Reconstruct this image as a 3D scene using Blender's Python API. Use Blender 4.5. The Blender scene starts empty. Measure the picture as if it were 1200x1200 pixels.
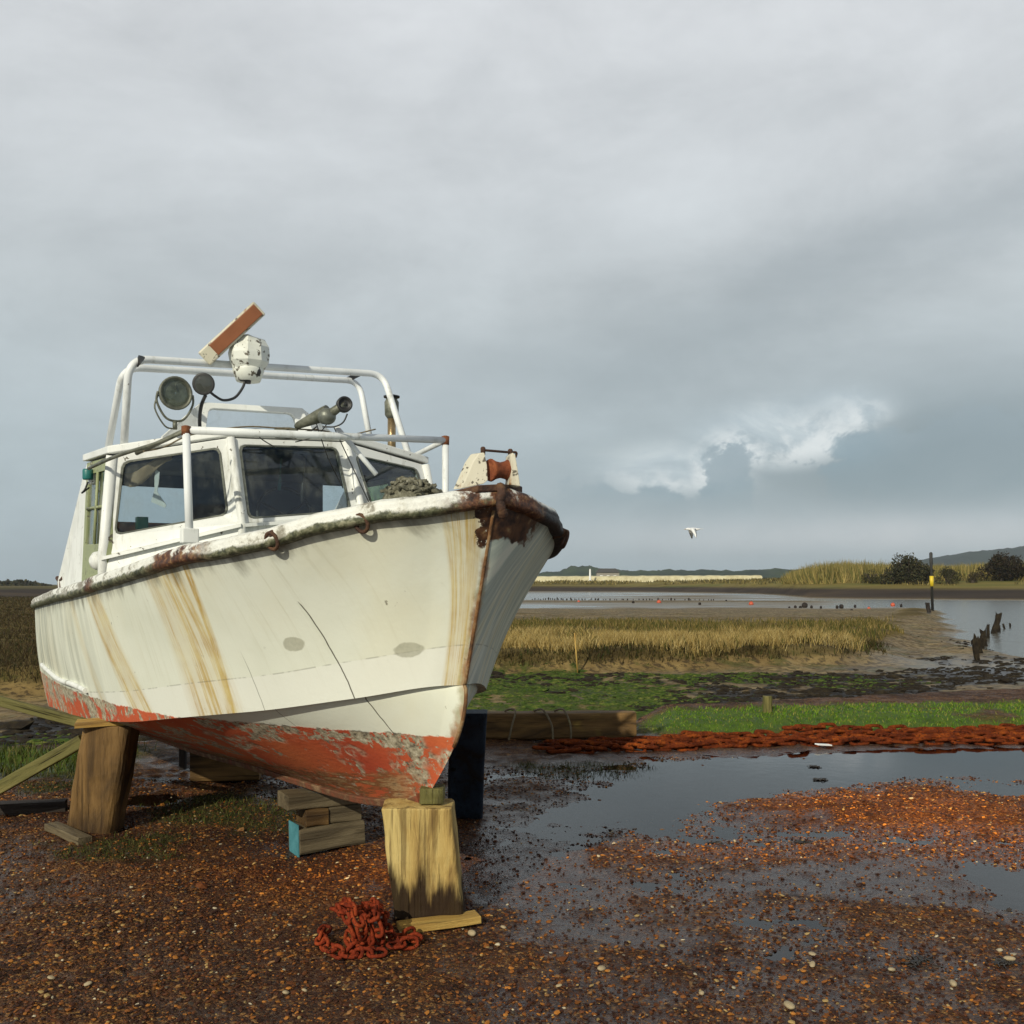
import bpy, math, random
import numpy as np
from mathutils import Vector, Matrix, noise as mnoise
random.seed(7); RNG = np.random.default_rng(11)
R = math.radians
scene = bpy.context.scene
COL = scene.collection

# ------------------------------------------------------------------ surveying helpers
F, HY, CX, CH = 1200.0, 685.0, 600.0, 1.6
def gp(px, py, z=0.0):                       # ground point seen at a pixel of the photograph
    Y = (CH - z) * F / (py - HY); return Vector(((px - CX) / F * Y, Y, z))
def at(px, py, Y):
    return Vector(((px - CX) / F * Y, Y, CH - (py - HY) / F * Y))
B0 = Vector((-0.074, 4.433, 0.0))            # ground point under the stem head
TH = R(33.0)
AX, AY = -math.sin(TH), math.cos(TH)         # direction aft
SX, SY = -math.cos(TH), -math.sin(TH)        # direction to starboard
def _k(px):
    m = (px - CX) / F
    return (AX * m + AY, -AX * B0.x - AY * B0.y, SX * m + SY, -SX * B0.x - SY * B0.y)
def bu(px, py, u):
    ku, cu, kv, cv = _k(px); Y = (u - cu) / ku
    return Vector((u, kv * Y + cv, CH - (py - HY) / F * Y))
def bv(px, py, v):
    ku, cu, kv, cv = _k(px); Y = (v - cv) / kv
    return Vector((ku * Y + cu, v, CH - (py - HY) / F * Y))
def by(px, py, Y):
    ku, cu, kv, cv = _k(px)
    return Vector((ku * Y + cu, kv * Y + cv, CH - (py - HY) / F * Y))
def onplane(px, py, p0, n):
    a = by(px, py, 3.0); b = by(px, py, 9.0); d = b - a
    return a + d * ((p0 - a).dot(n) / d.dot(n))
def pix(u, v):
    X = B0.x + AX * u + SX * v; Y = B0.y + AY * u + SY * v
    return CX + F * X / Y, Y

# ------------------------------------------------------------------ numpy noise
def _h(ix, iy, s):
    n = (ix * 374761393 + iy * 668265263 + s * 974634777) & 0xffffffff
    n = ((n ^ (n >> 13)) * 1274126177) & 0xffffffff
    return ((n ^ (n >> 16)) & 0xffff) / 65535.0
def vnoise(x, y, s=0):
    x = np.asarray(x, float); y = np.asarray(y, float)
    ix = np.floor(x).astype(np.int64); iy = np.floor(y).astype(np.int64)
    fx = x - ix; fy = y - iy; fx = fx * fx * (3 - 2 * fx); fy = fy * fy * (3 - 2 * fy)
    a = _h(ix, iy, s); b = _h(ix + 1, iy, s); c = _h(ix, iy + 1, s); d = _h(ix + 1, iy + 1, s)
    return (a + (b - a) * fx) * (1 - fy) + (c + (d - c) * fx) * fy
def fbm(x, y, s=0, o=4):
    t = 0; a = .5; tot = 0
    for i in range(o):
        t = t + a * vnoise(x * 2 ** i + 17.3 * i, y * 2 ** i - 9.1 * i, s + i); tot += a; a *= .5
    return t / tot
def sst(a, b, x):
    t = np.clip((x - a) / (b - a), 0, 1); return t * t * (3 - 2 * t)
def gau(X, Y, x, y, sx, sy):
    return np.exp(-((X - x) / sx) ** 2 - ((Y - y) / sy) ** 2)

# ------------------------------------------------------------------ object helpers
def tag(o, label=None, cat=None, group=None, kind=None):
    if label: o['label'] = label
    if cat: o['category'] = cat
    if group: o['group'] = group
    if kind: o['kind'] = kind
    return o
def thing(name, label, cat, loc=(0, 0, 0), rz=0, group=None):
    o = bpy.data.objects.new(name, None); COL.objects.link(o)
    o.location = loc; o.rotation_euler = (0, 0, rz); o.empty_display_size = .1
    return tag(o, label, cat, group)
class MB:
    def __init__(s): s.v = []; s.f = []; s.sm = []; s.uv = None
    def add(s, V, Fc, smooth=False):
        b = len(s.v); s.v += [tuple(p) for p in V]
        for f in Fc: s.f.append(tuple(i + b for i in f)); s.sm.append(smooth)
        return s
    def box(s, c, size, rot=None, taper=1.0):
        c = Vector(c); x, y, z = [d / 2 for d in size]; V = []
        for sz in (-1, 1):
            k = taper if sz > 0 else 1
            for sx, sy in ((-1, -1), (1, -1), (1, 1), (-1, 1)):
                p = Vector((sx * x * k, sy * y * k, sz * z))
                V.append(c + (rot @ p if rot else p))
        return s.add(V, [(3, 2, 1, 0), (4, 5, 6, 7), (0, 1, 5, 4), (1, 2, 6, 5), (2, 3, 7, 6), (3, 0, 4, 7)])
    def hexa(s, q):                               # eight corners, bottom four then top four
        return s.add(q, [(3, 2, 1, 0), (4, 5, 6, 7), (0, 1, 5, 4), (1, 2, 6, 5), (2, 3, 7, 6), (3, 0, 4, 7)])
    def tube(s, P, r, n=10, cap=True, closed=False):
        P = [Vector(p) for p in P]; m = len(P); V = []; Fc = []
        rs = r if isinstance(r, (list, tuple)) else [r] * m
        prev = None
        for i in range(m):
            if closed: t = P[(i + 1) % m] - P[i - 1]
            else: t = P[min(i + 1, m - 1)] - P[max(i - 1, 0)]
            t.normalize()
            if prev is None:
                a = Vector((0, 0, 1)) if abs(t.z) < .9 else Vector((1, 0, 0))
                x = t.cross(a).normalized()
            else:
                x = (prev - t * prev.dot(t)).normalized()
            prev = x; y = t.cross(x)
            for k in range(n):
                an = 2 * math.pi * k / n
                V.append(P[i] + (x * math.cos(an) + y * math.sin(an)) * rs[i])
        for i in range(m if closed else m - 1):
            j = (i + 1) % m
            for k in range(n):
                Fc.append((i * n + k, i * n + (k + 1) % n, j * n + (k + 1) % n, j * n + k))
        s.add(V, Fc, True)
        if cap and not closed:
            b = len(s.v) - m * n
            s.f.append(tuple(b + k for k in reversed(range(n)))); s.sm.append(False)
            s.f.append(tuple(b + (m - 1) * n + k for k in range(n))); s.sm.append(False)
        return s
    def lathe(s, o, ax, prof, n=24, smooth=True):   # prof: (distance along axis, radius)
        o = Vector(o); ax = Vector(ax).normalized()
        a = Vector((0, 0, 1)) if abs(ax.z) < .9 else Vector((1, 0, 0))
        x = ax.cross(a).normalized(); y = ax.cross(x); V = []; Fc = []
        for d, r in prof:
            for k in range(n):
                an = 2 * math.pi * k / n
                V.append(o + ax * d + (x * math.cos(an) + y * math.sin(an)) * max(r, 1e-4))
        for i in range(len(prof) - 1):
            for k in range(n):
                Fc.append((i * n + k, i * n + (k + 1) % n, (i + 1) * n + (k + 1) % n, (i + 1) * n + k))
        s.add(V, Fc, smooth); b = len(s.v) - len(V)
        s.f.append(tuple(b + k for k in reversed(range(n)))); s.sm.append(False)
        s.f.append(tuple(b + (len(prof) - 1) * n + k for k in range(n))); s.sm.append(False)
        return s
    def ring(s, outer, inner, th):                  # a flat frame with an opening, given thickness vector
        n = len(outer); th = Vector(th)
        V = [Vector(p) for p in outer] + [Vector(p) for p in inner]
        V += [p + th for p in V]; Fc = []
        for i in range(n):
            j = (i + 1) % n
            Fc += [(i, j, n + j, n + i), (2 * n + j, 2 * n + i, 3 * n + i, 3 * n + j),
                   (j, i, 2 * n + i, 2 * n + j), (n + i, n + j, 3 * n + j, 3 * n + i)]
        return s.add(V, Fc)
    def plate(s, poly, th):
        n = len(poly); th = Vector(th); V = [Vector(p) for p in poly]; V += [p + th for p in V]
        Fc = [tuple(range(n)), tuple(reversed(range(n, 2 * n)))]
        for i in range(n):
            j = (i + 1) % n; Fc.append((j, i, n + i, n + j))
        return s.add(V, Fc)
    def build(s, name, mat, parent=None, bevel=0, loc=None, subs=0):
        me = bpy.data.meshes.new(name); me.from_pydata(s.v, [], s.f); me.update()
        me.polygons.foreach_set('use_smooth', s.sm)
        o = bpy.data.objects.new(name, me); COL.objects.link(o)
        if mat: me.materials.append(mat)
        if parent: o.parent = parent
        if loc is not None: o.location = loc
        if bevel:
            b = o.modifiers.new('bevel', 'BEVEL'); b.width = bevel; b.segments = 2; b.limit_method = 'ANGLE'; b.angle_limit = R(40)
        if subs:
            b = o.modifiers.new('subs', 'SUBSURF'); b.levels = subs; b.render_levels = subs
        return o
def np_mesh(name, V, Fq, mat, parent=None, smooth=True, cols=None, uv=None, masks=None):
    V = np.asarray(V, np.float32); Fq = np.asarray(Fq, np.int32); k = Fq.shape[1]
    me = bpy.data.meshes.new(name)
    me.vertices.add(len(V)); me.vertices.foreach_set('co', V.ravel())
    me.loops.add(Fq.size); me.loops.foreach_set('vertex_index', Fq.ravel())
    me.polygons.add(len(Fq)); me.polygons.foreach_set('loop_start', np.arange(0, Fq.size, k, dtype=np.int32))
    me.update(calc_edges=True)
    me.polygons.foreach_set('use_smooth', np.full(len(Fq), smooth))
    if cols is not None:
        a = me.color_attributes.new('tint', 'FLOAT_COLOR', 'POINT')
        c = np.ones((len(V), 4), np.float32); c[:, :3] = cols; a.data.foreach_set('color', c.ravel())
    if masks:
        for nm, arr in masks.items():
            a = me.color_attributes.new(nm, 'FLOAT_COLOR', 'POINT')
            c = np.ones((len(V), 4), np.float32); c[:, :3] = arr; a.data.foreach_set('color', c.ravel())
    if uv is not None:
        l = me.uv_layers.new(name='UVMap'); l.data.foreach_set('uv', np.asarray(uv, np.float32)[Fq.ravel()].ravel())
    if mat: me.materials.append(mat)
    o = bpy.data.objects.new(name, me); COL.objects.link(o)
    if parent: o.parent = parent
    return o
def fillet(P, r, n=6):
    P = [Vector(p) for p in P]; out = [P[0]]
    for i in range(1, len(P) - 1):
        a = (P[i - 1] - P[i]); b = (P[i + 1] - P[i]); d = min(r, a.length * .45, b.length * .45)
        p0 = P[i] + a.normalized() * d; p1 = P[i] + b.normalized() * d
        for k in range(n + 1):
            t = k / n; out.append(p0 * (1 - t) ** 2 + P[i] * 2 * t * (1 - t) + p1 * t * t)
    out.append(P[-1]); return out
def curve(P, n=8):
    P = [Vector(p) for p in P]; out = []
    for i in range(len(P) - 1):
        a = P[max(i - 1, 0)]; b = P[i]; c = P[i + 1]; d = P[min(i + 2, len(P) - 1)]
        for k in range(n):
            t = k / n
            out.append(.5 * (2 * b + (c - a) * t + (2 * a - 5 * b + 4 * c - d) * t * t + (3 * b - a - 3 * c + d) * t ** 3))
    out.append(P[-1]); return out

# ------------------------------------------------------------------ node helpers
class NB:
    def __init__(s, tree): s.t = tree; s.n = tree.nodes; s.l = tree.links
    def new(s, ty, **kw):
        x = s.n.new(ty)
        for k, v in kw.items(): setattr(x, k, v)
        return x
    def put(s, sock, v):
        if v is None: return
        if isinstance(v, bpy.types.NodeSocket): s.l.new(v, sock)
        else:
            if sock.type == 'RGBA' and hasattr(v, '__len__') and len(v) == 3: v = (*v, 1)
            sock.default_value = v
    def obj(s): return s.new('ShaderNodeTexCoord').outputs['Object']
    def uv(s): return s.new('ShaderNodeUVMap').outputs['UV']
    def attr(s, n): return s.new('ShaderNodeAttribute', attribute_name=n).outputs['Color']
    def map(s, v, scale=(1, 1, 1), loc=(0, 0, 0), rot=(0, 0, 0)):
        m = s.new('ShaderNodeMapping'); s.put(m.inputs[0], v)
        m.inputs['Location'].default_value = loc; m.inputs['Rotation'].default_value = rot; m.inputs['Scale'].default_value = scale
        return m.outputs[0]
    def noise(s, v, scale=5, detail=4, rough=.55, dist=0, col=False):
        x = s.new('ShaderNodeTexNoise'); s.put(x.inputs['Vector'], v)
        x.inputs['Scale'].default_value = scale; x.inputs['Detail'].default_value = detail
        x.inputs['Roughness'].default_value = rough; x.inputs['Distortion'].default_value = dist
        return x.outputs['Color' if col else 'Fac']
    def vor(s, v, scale=5, feat='F1', out='Distance', rnd=1):
        x = s.new('ShaderNodeTexVoronoi', feature=feat); s.put(x.inputs['Vector'], v)
        x.inputs['Scale'].default_value = scale; x.inputs['Randomness'].default_value = rnd
        return x.outputs[out]
    def m(s, op, a, b=None, c=None, clamp=False):
        x = s.new('ShaderNodeMath', operation=op, use_clamp=clamp)
        s.put(x.inputs[0], a); s.put(x.inputs[1], b)
        if c is not None: s.put(x.inputs[2], c)
        return x.outputs[0]
    def sep(s, v):
        x = s.new('ShaderNodeSeparateXYZ'); s.put(x.inputs[0], v); return x.outputs
    def com(s, a, b, c):
        x = s.new('ShaderNodeCombineXYZ')
        for i, q in enumerate((a, b, c)): s.put(x.inputs[i], q)
        return x.outputs[0]
    def step(s, v, a, b):
        x = s.new('ShaderNodeMapRange', interpolation_type='SMOOTHSTEP'); s.put(x.inputs[0], v)
        s.put(x.inputs[1], a); s.put(x.inputs[2], b); return x.outputs[0]
    def ramp(s, f, st, interp='LINEAR'):
        x = s.new('ShaderNodeValToRGB'); s.put(x.inputs[0], f); r = x.color_ramp; r.interpolation = interp
        while len(r.elements) < len(st): r.elements.new(.5)
        for e, (p, c) in zip(r.elements, st):
            e.position = p; e.color = (*c, 1) if len(c) == 3 else c
        return x.outputs[0]
    def mix(s, f, a, b, mode='MIX'):
        x = s.new('ShaderNodeMix', data_type='RGBA', blend_type=mode)
        s.put(x.inputs[0], f); s.put(x.inputs[6], a); s.put(x.inputs[7], b); return x.outputs[2]
    def bump(s, h, st=.5, d=.01, nrm=None):
        x = s.new('ShaderNodeBump'); s.put(x.inputs['Height'], h); x.inputs['Strength'].default_value = st
        x.inputs['Distance'].default_value = d; s.put(x.inputs['Normal'], nrm); return x.outputs[0]
    def bsdf(s, base, rough=.6, normal=None, metal=0, spec=.5, **kw):
        x = s.new('ShaderNodeBsdfPrincipled'); s.put(x.inputs['Base Color'], base); s.put(x.inputs['Roughness'], rough)
        s.put(x.inputs['Normal'], normal); s.put(x.inputs['Metallic'], metal); x.inputs['Specular IOR Level'].default_value = spec
        for k, v in kw.items(): s.put(x.inputs[k.replace('_', ' ')], v)
        return x.outputs[0]
    def out(s, sh):
        o = s.new('ShaderNodeOutputMaterial'); s.l.new(sh, o.inputs['Surface'])
def mat(name):
    m = bpy.data.materials.new(name); m.use_nodes = True; m.node_tree.nodes.clear(); return m, NB(m.node_tree)
MT = {}
def simple(name, c1, c2, scale=8, rough=.6, bump=.3, metal=0, c3=None, spec=.5, bd=.01):
    m, n = mat(name); o = n.obj(); a = n.noise(o, scale, 6, .65)
    st = [(.3, c1), (.7, c2)] if c3 is None else [(.28, c1), (.5, c2), (.72, c3)]
    b = n.noise(o, scale * 6, 4, .6)
    n.out(n.bsdf(n.ramp(a, st), rough, n.bump(n.m('ADD', a, b), bump, bd), metal, spec)); MT[name] = m; return m

# white boat paint with grime, chips and rust bleeding
def paint(name, base, dirt=(.20, .19, .12), chip=.66, rust=.72):
    m, n = mat(name); o = n.obj()
    big = n.noise(o, 3, 5, .6); col = n.mix(n.step(big, .35, .75), base, [c * .82 for c in base])
    gr = n.noise(n.map(o, (9, 9, 2.5)), 1, 6, .7)
    col = n.mix(n.m('MULTIPLY', n.step(gr, .52, .78), .7), col, dirt)
    ch = n.noise(o, 26, 5, .6, .4); col = n.mix(n.step(ch, chip, chip + .03), col, (.10, .085, .06))
    ru = n.noise(n.map(o, (22, 22, 5)), 1, 5, .7); col = n.mix(n.m('MULTIPLY', n.step(ru, rust, rust + .1), .8), col, (.30, .14, .04))
    n.out(n.bsdf(col, n.m('ADD', .38, n.m('MULTIPLY', gr, .25)), n.bump(n.m('ADD', ch, gr), .25, .004))); MT[name] = m; return m
paint('white_paint', (.80, .81, .78)); paint('rail_paint', (.80, .82, .82), chip=.70, rust=.76)
paint('weathered_white', (.72, .73, .66), (.20, .20, .13), .575, .66); paint('fairlead_paint', (.62, .58, .46), (.24, .15, .07), .56, .56); paint('cream_paint', (.62, .58, .45), chip=.6, rust=.6); paint('grey_paint', (.40, .42, .36), chip=.60, rust=.68)
paint('green_sill', (.30, .33, .17), chip=.6)
simple('rust', (.05, .018, .008), (.17, .055, .02), 14, .85, .7, c3=(.26, .10, .035))
simple('orange_rust', (.07, .018, .008), (.20, .048, .014), 12, .85, .7, c3=(.33, .10, .03))
def chain_mat(name, dk_, md, lt):
    m, n = mat(name); p = n.new('ShaderNodeNewGeometry').outputs['Position']; nz = n.sep(n.new('ShaderNodeNewGeometry').outputs['Normal'])[2]
    a = n.noise(p, 5, 5, .7); b_ = n.noise(p, 38, 5, .7); c_ = n.noise(p, 110, 3, .6)
    col = n.ramp(n.m('ADD', n.m('MULTIPLY', a, .55), n.m('MULTIPLY', b_, .45)), [(.36, dk_), (.50, md), (.62, lt)])
    col = n.mix(n.step(b_, .56, .62), col, dk_); col = n.mix(n.m('MULTIPLY', n.step(c_, .60, .68), .8), col, [c * .6 for c in lt])
    n.out(n.bsdf(col, .92, n.bump(n.m('ADD', b_, n.m('MULTIPLY', c_, .6)), .9, .006), 0, .06)); MT[name] = m
chain_mat('chain_rust', (.018, .006, .004), (.13, .026, .008), (.33, .080, .013))
chain_mat('heap_rust', (.030, .008, .006), (.20, .030, .012), (.38, .075, .022))
simple('dark_rust', (.018, .010, .008), (.07, .03, .016), 14, .8, .7, c3=(.15, .075, .03))
simple('stem_iron', (.03, .016, .01), (.20, .09, .03), 7, .8, .6, c3=(.42, .33, .18))
simple('keel_wood', (.26, .06, .025), (.13, .055, .025), 8, .8, .8, c3=(.36, .24, .13))
simple('black_rubber', (.012, .012, .013), (.03, .03, .03), 12, .45, .15)
simple('grey_metal', (.10, .105, .09), (.24, .25, .21), 14, .45, .2, .5)
simple('horn_metal', (.06, .065, .045), (.22, .22, .17), 16, .5, .3, .3)
simple('chrome', (.55, .57, .55), (.72, .74, .72), 9, .22, .15, .9)
simple('brass', (.20, .13, .06), (.48, .36, .20), 20, .35, .2, .8)
simple('brown_panel', (.22, .075, .028), (.30, .105, .04), 6, .55, .1)
simple('interior', (.035, .058, .125), (.085, .12, .20), 5, .6, .1)
simple('interior_red', (.20, .07, .04), (.30, .12, .08), 5, .6, .1)
simple('cloth', (.32, .22, .13), (.55, .40, .26), 9, .9, .3)
simple('paper', (.78, .78, .76), (.85, .85, .83), 9, .8, .1)
simple('teal_plastic', (.01, .10, .10), (.02, .16, .15), 9, .4, .1)
simple('buoy_orange', (.42, .06, .025), (.55, .10, .04), 3, .5, .1)
simple('marker_black', (.012, .012, .012), (.03, .03, .028), 5, .6, .1)
simple('marker_yellow', (.60, .42, .02), (.72, .55, .03), 5, .5, .1)
simple('stone_pale', (.26, .19, .10), (.50, .41, .26), 18, .7, .3)
simple('weed_dark', (.012, .010, .010), (.035, .028, .022), 20, .35, .7)
simple('feather', (.72, .73, .74), (.82, .82, .82), 6, .7, .1)
simple('feather_grey', (.30, .31, .33), (.42, .43, .45), 6, .7, .1)
simple('beak', (.50, .30, .05), (.6, .38, .06), 6, .5, .1)
simple('house_wall', (.22, .20, .17), (.32, .30, .26), 2, .8, .1)
simple('house_roof', (.05, .05, .05), (.09, .085, .08), 2, .8, .1)
simple('white_post', (.72, .72, .70), (.8, .8, .78), 2, .6, .1)
simple('rope', (.12, .09, .05), (.26, .21, .13), 40, .9, .5)
simple('net', (.05, .05, .035), (.17, .16, .11), 30, .9, .9, c3=(.34, .33, .26))
simple('bird_dark', (.02, .02, .02), (.05, .05, .045), 6, .7, .1)
simple('bark', (.03, .022, .016), (.08, .06, .045), 6, .9, .6)

def wood(name, pale, mid, dark, wet=.0, hl=.0, hh=.0, sc=1):
    m, n = mat(name); o = n.obj()
    g = n.noise(n.map(o, (38 * sc, 38 * sc, 2.2 * sc)), 1, 7, .7, .6); w = n.noise(n.map(o, (7 * sc, 7 * sc, 1.6 * sc)), 1, 5, .6, .8)
    col = n.ramp(w, [(.34, pale), (.52, mid), (.68, dark)])
    col = n.mix(n.step(g, .55, .72), col, [c * .35 for c in mid])
    sk = n.noise(n.map(o, (13 * sc, 13 * sc, .45 * sc), (3, 1, 0)), 1, 6, .72, .4); col = n.mix(n.m('MULTIPLY', n.step(sk, .54, .64), .6), col, [c * .55 for c in dark])
    ck = n.noise(n.map(o, (60 * sc, 60 * sc, 1.1 * sc)), 1, 3, .5); col = n.mix(n.step(ck, .69, .72), col, (.012, .008, .005))
    k = n.noise(o, 9 * sc, 2, .5); col = n.mix(n.step(k, .74, .77), col, [c * .25 for c in dark])
    if wet:
        z = n.sep(o)[2]; zz = n.m('ADD', z, n.m('MULTIPLY', n.m('SUBTRACT', n.noise(n.map(o, (16, 16, 2)), 1, 4, .6), .5), .5))
        f = n.m('SUBTRACT', 1, n.step(zz, hl, hh)); col = n.mix(n.m('MULTIPLY', f, wet), col, (.020, .010, .005))
    n.out(n.bsdf(col, .66, n.bump(n.m('ADD', n.m('ADD', g, w), n.m('MULTIPLY', n.step(ck, .66, .72), -1.0)), .8, .012), 0, .2)); MT[name] = m; return m
wood('wood_yellow', (.56, .43, .17), (.44, .30, .10), (.10, .05, .018), .97, .10, .22)
wood('wood_brown', (.24, .14, .05), (.15, .085, .03), (.05, .03, .014), .6, .02, .16)
wood('wood_grey', (.17, .135, .08), (.11, .085, .05), (.05, .038, .022))
wood('wood_blue', (.030, .048, .075), (.020, .032, .052), (.02, .016, .014))
wood('wood_plank', (.50, .34, .10), (.38, .23, .06), (.16, .09, .03))
wood('wood_mossy', (.20, .17, .06), (.12, .11, .035), (.05, .04, .018))
wood('wood_dark', (.045, .036, .03), (.028, .022, .02), (.012, .010, .01))
simple('blue_paint', (.04, .17, .20), (.08, .26, .30), 12, .6, .2)

def glass(name, tint, refl=1.0, dirt=.2):
    m, n = mat(name); o = n.obj()
    fr = n.new('ShaderNodeFresnel'); bf = n.new('ShaderNodeNewGeometry').outputs['Backfacing']; n.l.new(n.m('ADD', 1.5, n.m('MULTIPLY', bf, 1 / 1.5 - 1.5)), fr.inputs[0])
    tr = n.new('ShaderNodeBsdfTransparent'); n.put(tr.inputs[0], tint)
    gl = n.new('ShaderNodeBsdfGlossy'); gl.inputs['Roughness'].default_value = .03; n.put(gl.inputs['Color'], (.85, .9, 1))
    df = n.new('ShaderNodeBsdfDiffuse'); n.put(df.inputs[0], (.34, .34, .29))
    m1 = n.new('ShaderNodeMixShader'); n.l.new(n.m('MULTIPLY', fr.outputs[0], refl, clamp=True), m1.inputs[0]); n.l.new(tr.outputs[0], m1.inputs[1]); n.l.new(gl.outputs[0], m1.inputs[2])
    d = n.noise(o, 4, 6, .7); d2 = n.noise(n.map(o, (30, 30, 3)), 1, 4, .6)
    f = n.m('MULTIPLY', n.step(n.m('ADD', d, n.m('MULTIPLY', d2, .3)), .55, .95), dirt)
    m2 = n.new('ShaderNodeMixShader'); n.l.new(f, m2.inputs[0]); n.l.new(m1.outputs[0], m2.inputs[1]); n.l.new(df.outputs[0], m2.inputs[2])
    n.out(m2.outputs[0]); MT[name] = m
glass('glass', (.80, .85, .86), .9, .14); glass('glass_clear', (.94, .95, .95), .8, .12); glass('glass_green', (.62, .68, .45), 1.0, .8)
glass('lens', (.85, .9, .86), 1.2, .15)

# ------------------------------------------------------------------ hull material (object space: x aft, y starboard, z up; uv: u aft, t down the side)
def hull_mat():
    m, n = mat('hull_paint'); o = n.obj(); x, y, z = n.sep(o); u, t, _ = n.sep(n.uv())
    sb = n.m('GREATER_THAN', y, 0)
    big = n.noise(o, 1.6, 4, .6)
    col = n.mix(n.step(big, .35, .7), (.77, .79, .685), (.70, .72, .61))
    col = n.mix(n.m('MULTIPLY', n.step(n.noise(n.map(o, (1, 1, .6), (2, 8, 1)), 1.1, 5, .6), .42, .66), .5), col, (.72, .69, .52))
    band = n.m('MULTIPLY', n.step(t, .765, .772), n.m('LESS_THAN', t, 1.0))
    col = n.mix(n.m('MULTIPLY', band, .6), col, (.82, .825, .76))
    # faint runs down the side
    fine = n.noise(n.com(n.m('MULTIPLY', u, 34), n.m('MULTIPLY', t, 1.1), n.m('MULTIPLY', sb, 9)), 1, 5, .65)
    col = n.mix(n.m('MULTIPLY', n.step(fine, .50, .80), n.m('MULTIPLY', n.m('SUBTRACT', 1.15, t, clamp=True), .42)), col, (.40, .37, .22))
    # weathering towards the stern, grey green runs; the shore side is green all over
    runs = n.noise(n.com(n.m('MULTIPLY', u, 7), n.m('MULTIPLY', t, .7), n.m('MULTIPLY', sb, 5)), 1, 5, .6)
    aft = n.step(u, 2.2, 4.6)
    col = n.mix(n.m('MULTIPLY', n.m('MULTIPLY', n.step(runs, .40, .66), aft), .75), col, (.30, .32, .27))
    port = n.m('SUBTRACT', 1, sb)
    pr = n.noise(n.com(n.m('MULTIPLY', u, 19), n.m('MULTIPLY', t, .6), 3.3), 1, 5, .6)
    col = n.mix(n.m('MULTIPLY', port, .75), col, n.ramp(pr, [(.32, (.74, .74, .62)), (.42, (.56, .60, .51)), (.51, (.27, .34, .31)), (.58, (.64, .64, .50)), (.68, (.36, .35, .22))]))
    # ochre rust bands
    def bandmask(c0, slope, w, amt, sc):
        c = n.m('ADD', c0, n.m('MULTIPLY', t, slope))
        d = n.m('ABSOLUTE', n.m('SUBTRACT', u, c)); mk = n.m('SUBTRACT', 1, n.step(d, w * .55, w))
        s = n.noise(n.com(n.m('MULTIPLY', n.m('SUBTRACT', u, n.m('MULTIPLY', t, slope)), sc), n.m('MULTIPLY', t, .8), 7), 1, 6, .78)
        return n.m('MULTIPLY', n.m('MULTIPLY', mk, n.m('ADD', .34, n.m('MULTIPLY', n.step(s, .44, .62), .75))), n.m('MULTIPLY', sb, amt), clamp=True)
    und = n.m('LESS_THAN', t, 1.005)
    for c0, sl, w, amt, sc in ((1.52, .02, .26, .85, 26), (1.25, .16, .035, 1, 9), (2.78, -.42, .20, .95, 16), (3.45, -.40, .10, .5, 20), (.034, .258, .034, .8, 110), (.013, .258, .012, .9, 60)):
        col = n.mix(n.m('MULTIPLY', bandmask(c0, sl, w, amt, sc), und), col, n.ramp(n.noise(o, 6, 3), [(.35, (.62, .49, .20)), (.65, (.45, .28, .065))]))
    # dark scum beneath the gunwale
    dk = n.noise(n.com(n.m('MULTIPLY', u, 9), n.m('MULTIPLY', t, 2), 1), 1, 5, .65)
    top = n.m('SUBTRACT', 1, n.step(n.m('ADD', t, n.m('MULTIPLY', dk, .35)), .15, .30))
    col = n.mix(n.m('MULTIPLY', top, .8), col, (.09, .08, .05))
    # rusted patch about the stem head, mostly on the shore side
    rp = n.m('ADD', n.m('MULTIPLY', n.m('SUBTRACT', u, n.m('MULTIPLY', t, .26)), n.m('ADD', 1, n.m('MULTIPLY', sb, 20))), n.m('MULTIPLY', n.m('SUBTRACT', n.noise(o, 16, 5, .7), .5), n.m('ADD', .22, n.m('MULTIPLY', sb, 1.1))))
    rpm = n.m('MULTIPLY', n.m('SUBTRACT', 1, n.step(rp, .095, .135)), n.m('SUBTRACT', 1, n.step(n.m('ADD', t, n.m('ADD', n.m('MULTIPLY', u, .12), n.m('MULTIPLY', n.noise(o, 9, 5), .22))), .30, .32)))
    col = n.mix(rpm, col, n.ramp(n.noise(o, 22, 4), [(.35, (.025, .012, .008)), (.6, (.11, .05, .022)), (.75, (.28, .19, .09))]))
    # seams between the sheets
    def line(d, w): return n.m('SUBTRACT', 1, n.step(n.m('ABSOLUTE', d), w * .4, w))
    wob = n.m('MULTIPLY', n.m('SUBTRACT', n.noise(o, 5, 3), .5), .02)
    sm = n.m('MULTIPLY', line(n.m('SUBTRACT', n.m('ADD', u, wob), n.m('SUBTRACT', .72, n.m('MULTIPLY', t, .06))), .0038), n.step(n.m('ADD', t, n.m('MULTIPLY', dk, .3)), .5, .54))
    s2 = n.m('MULTIPLY', line(n.m('SUBTRACT', n.m('ADD', u, wob), 1.16), .004), n.step(t, .55, .75))
    s3 = n.m('MULTIPLY', line(n.m('SUBTRACT', t, .768), .006), n.step(n.noise(o, 14, 3), .42, .56))
    col = n.mix(n.m('MULTIPLY', n.m('MAXIMUM', n.m('MAXIMUM', sm, n.m('MULTIPLY', s2, .6)), n.m('MULTIPLY', s3, .38)), .9), col, (.08, .07, .05))
    # two round filler patches
    pt = 0
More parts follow.
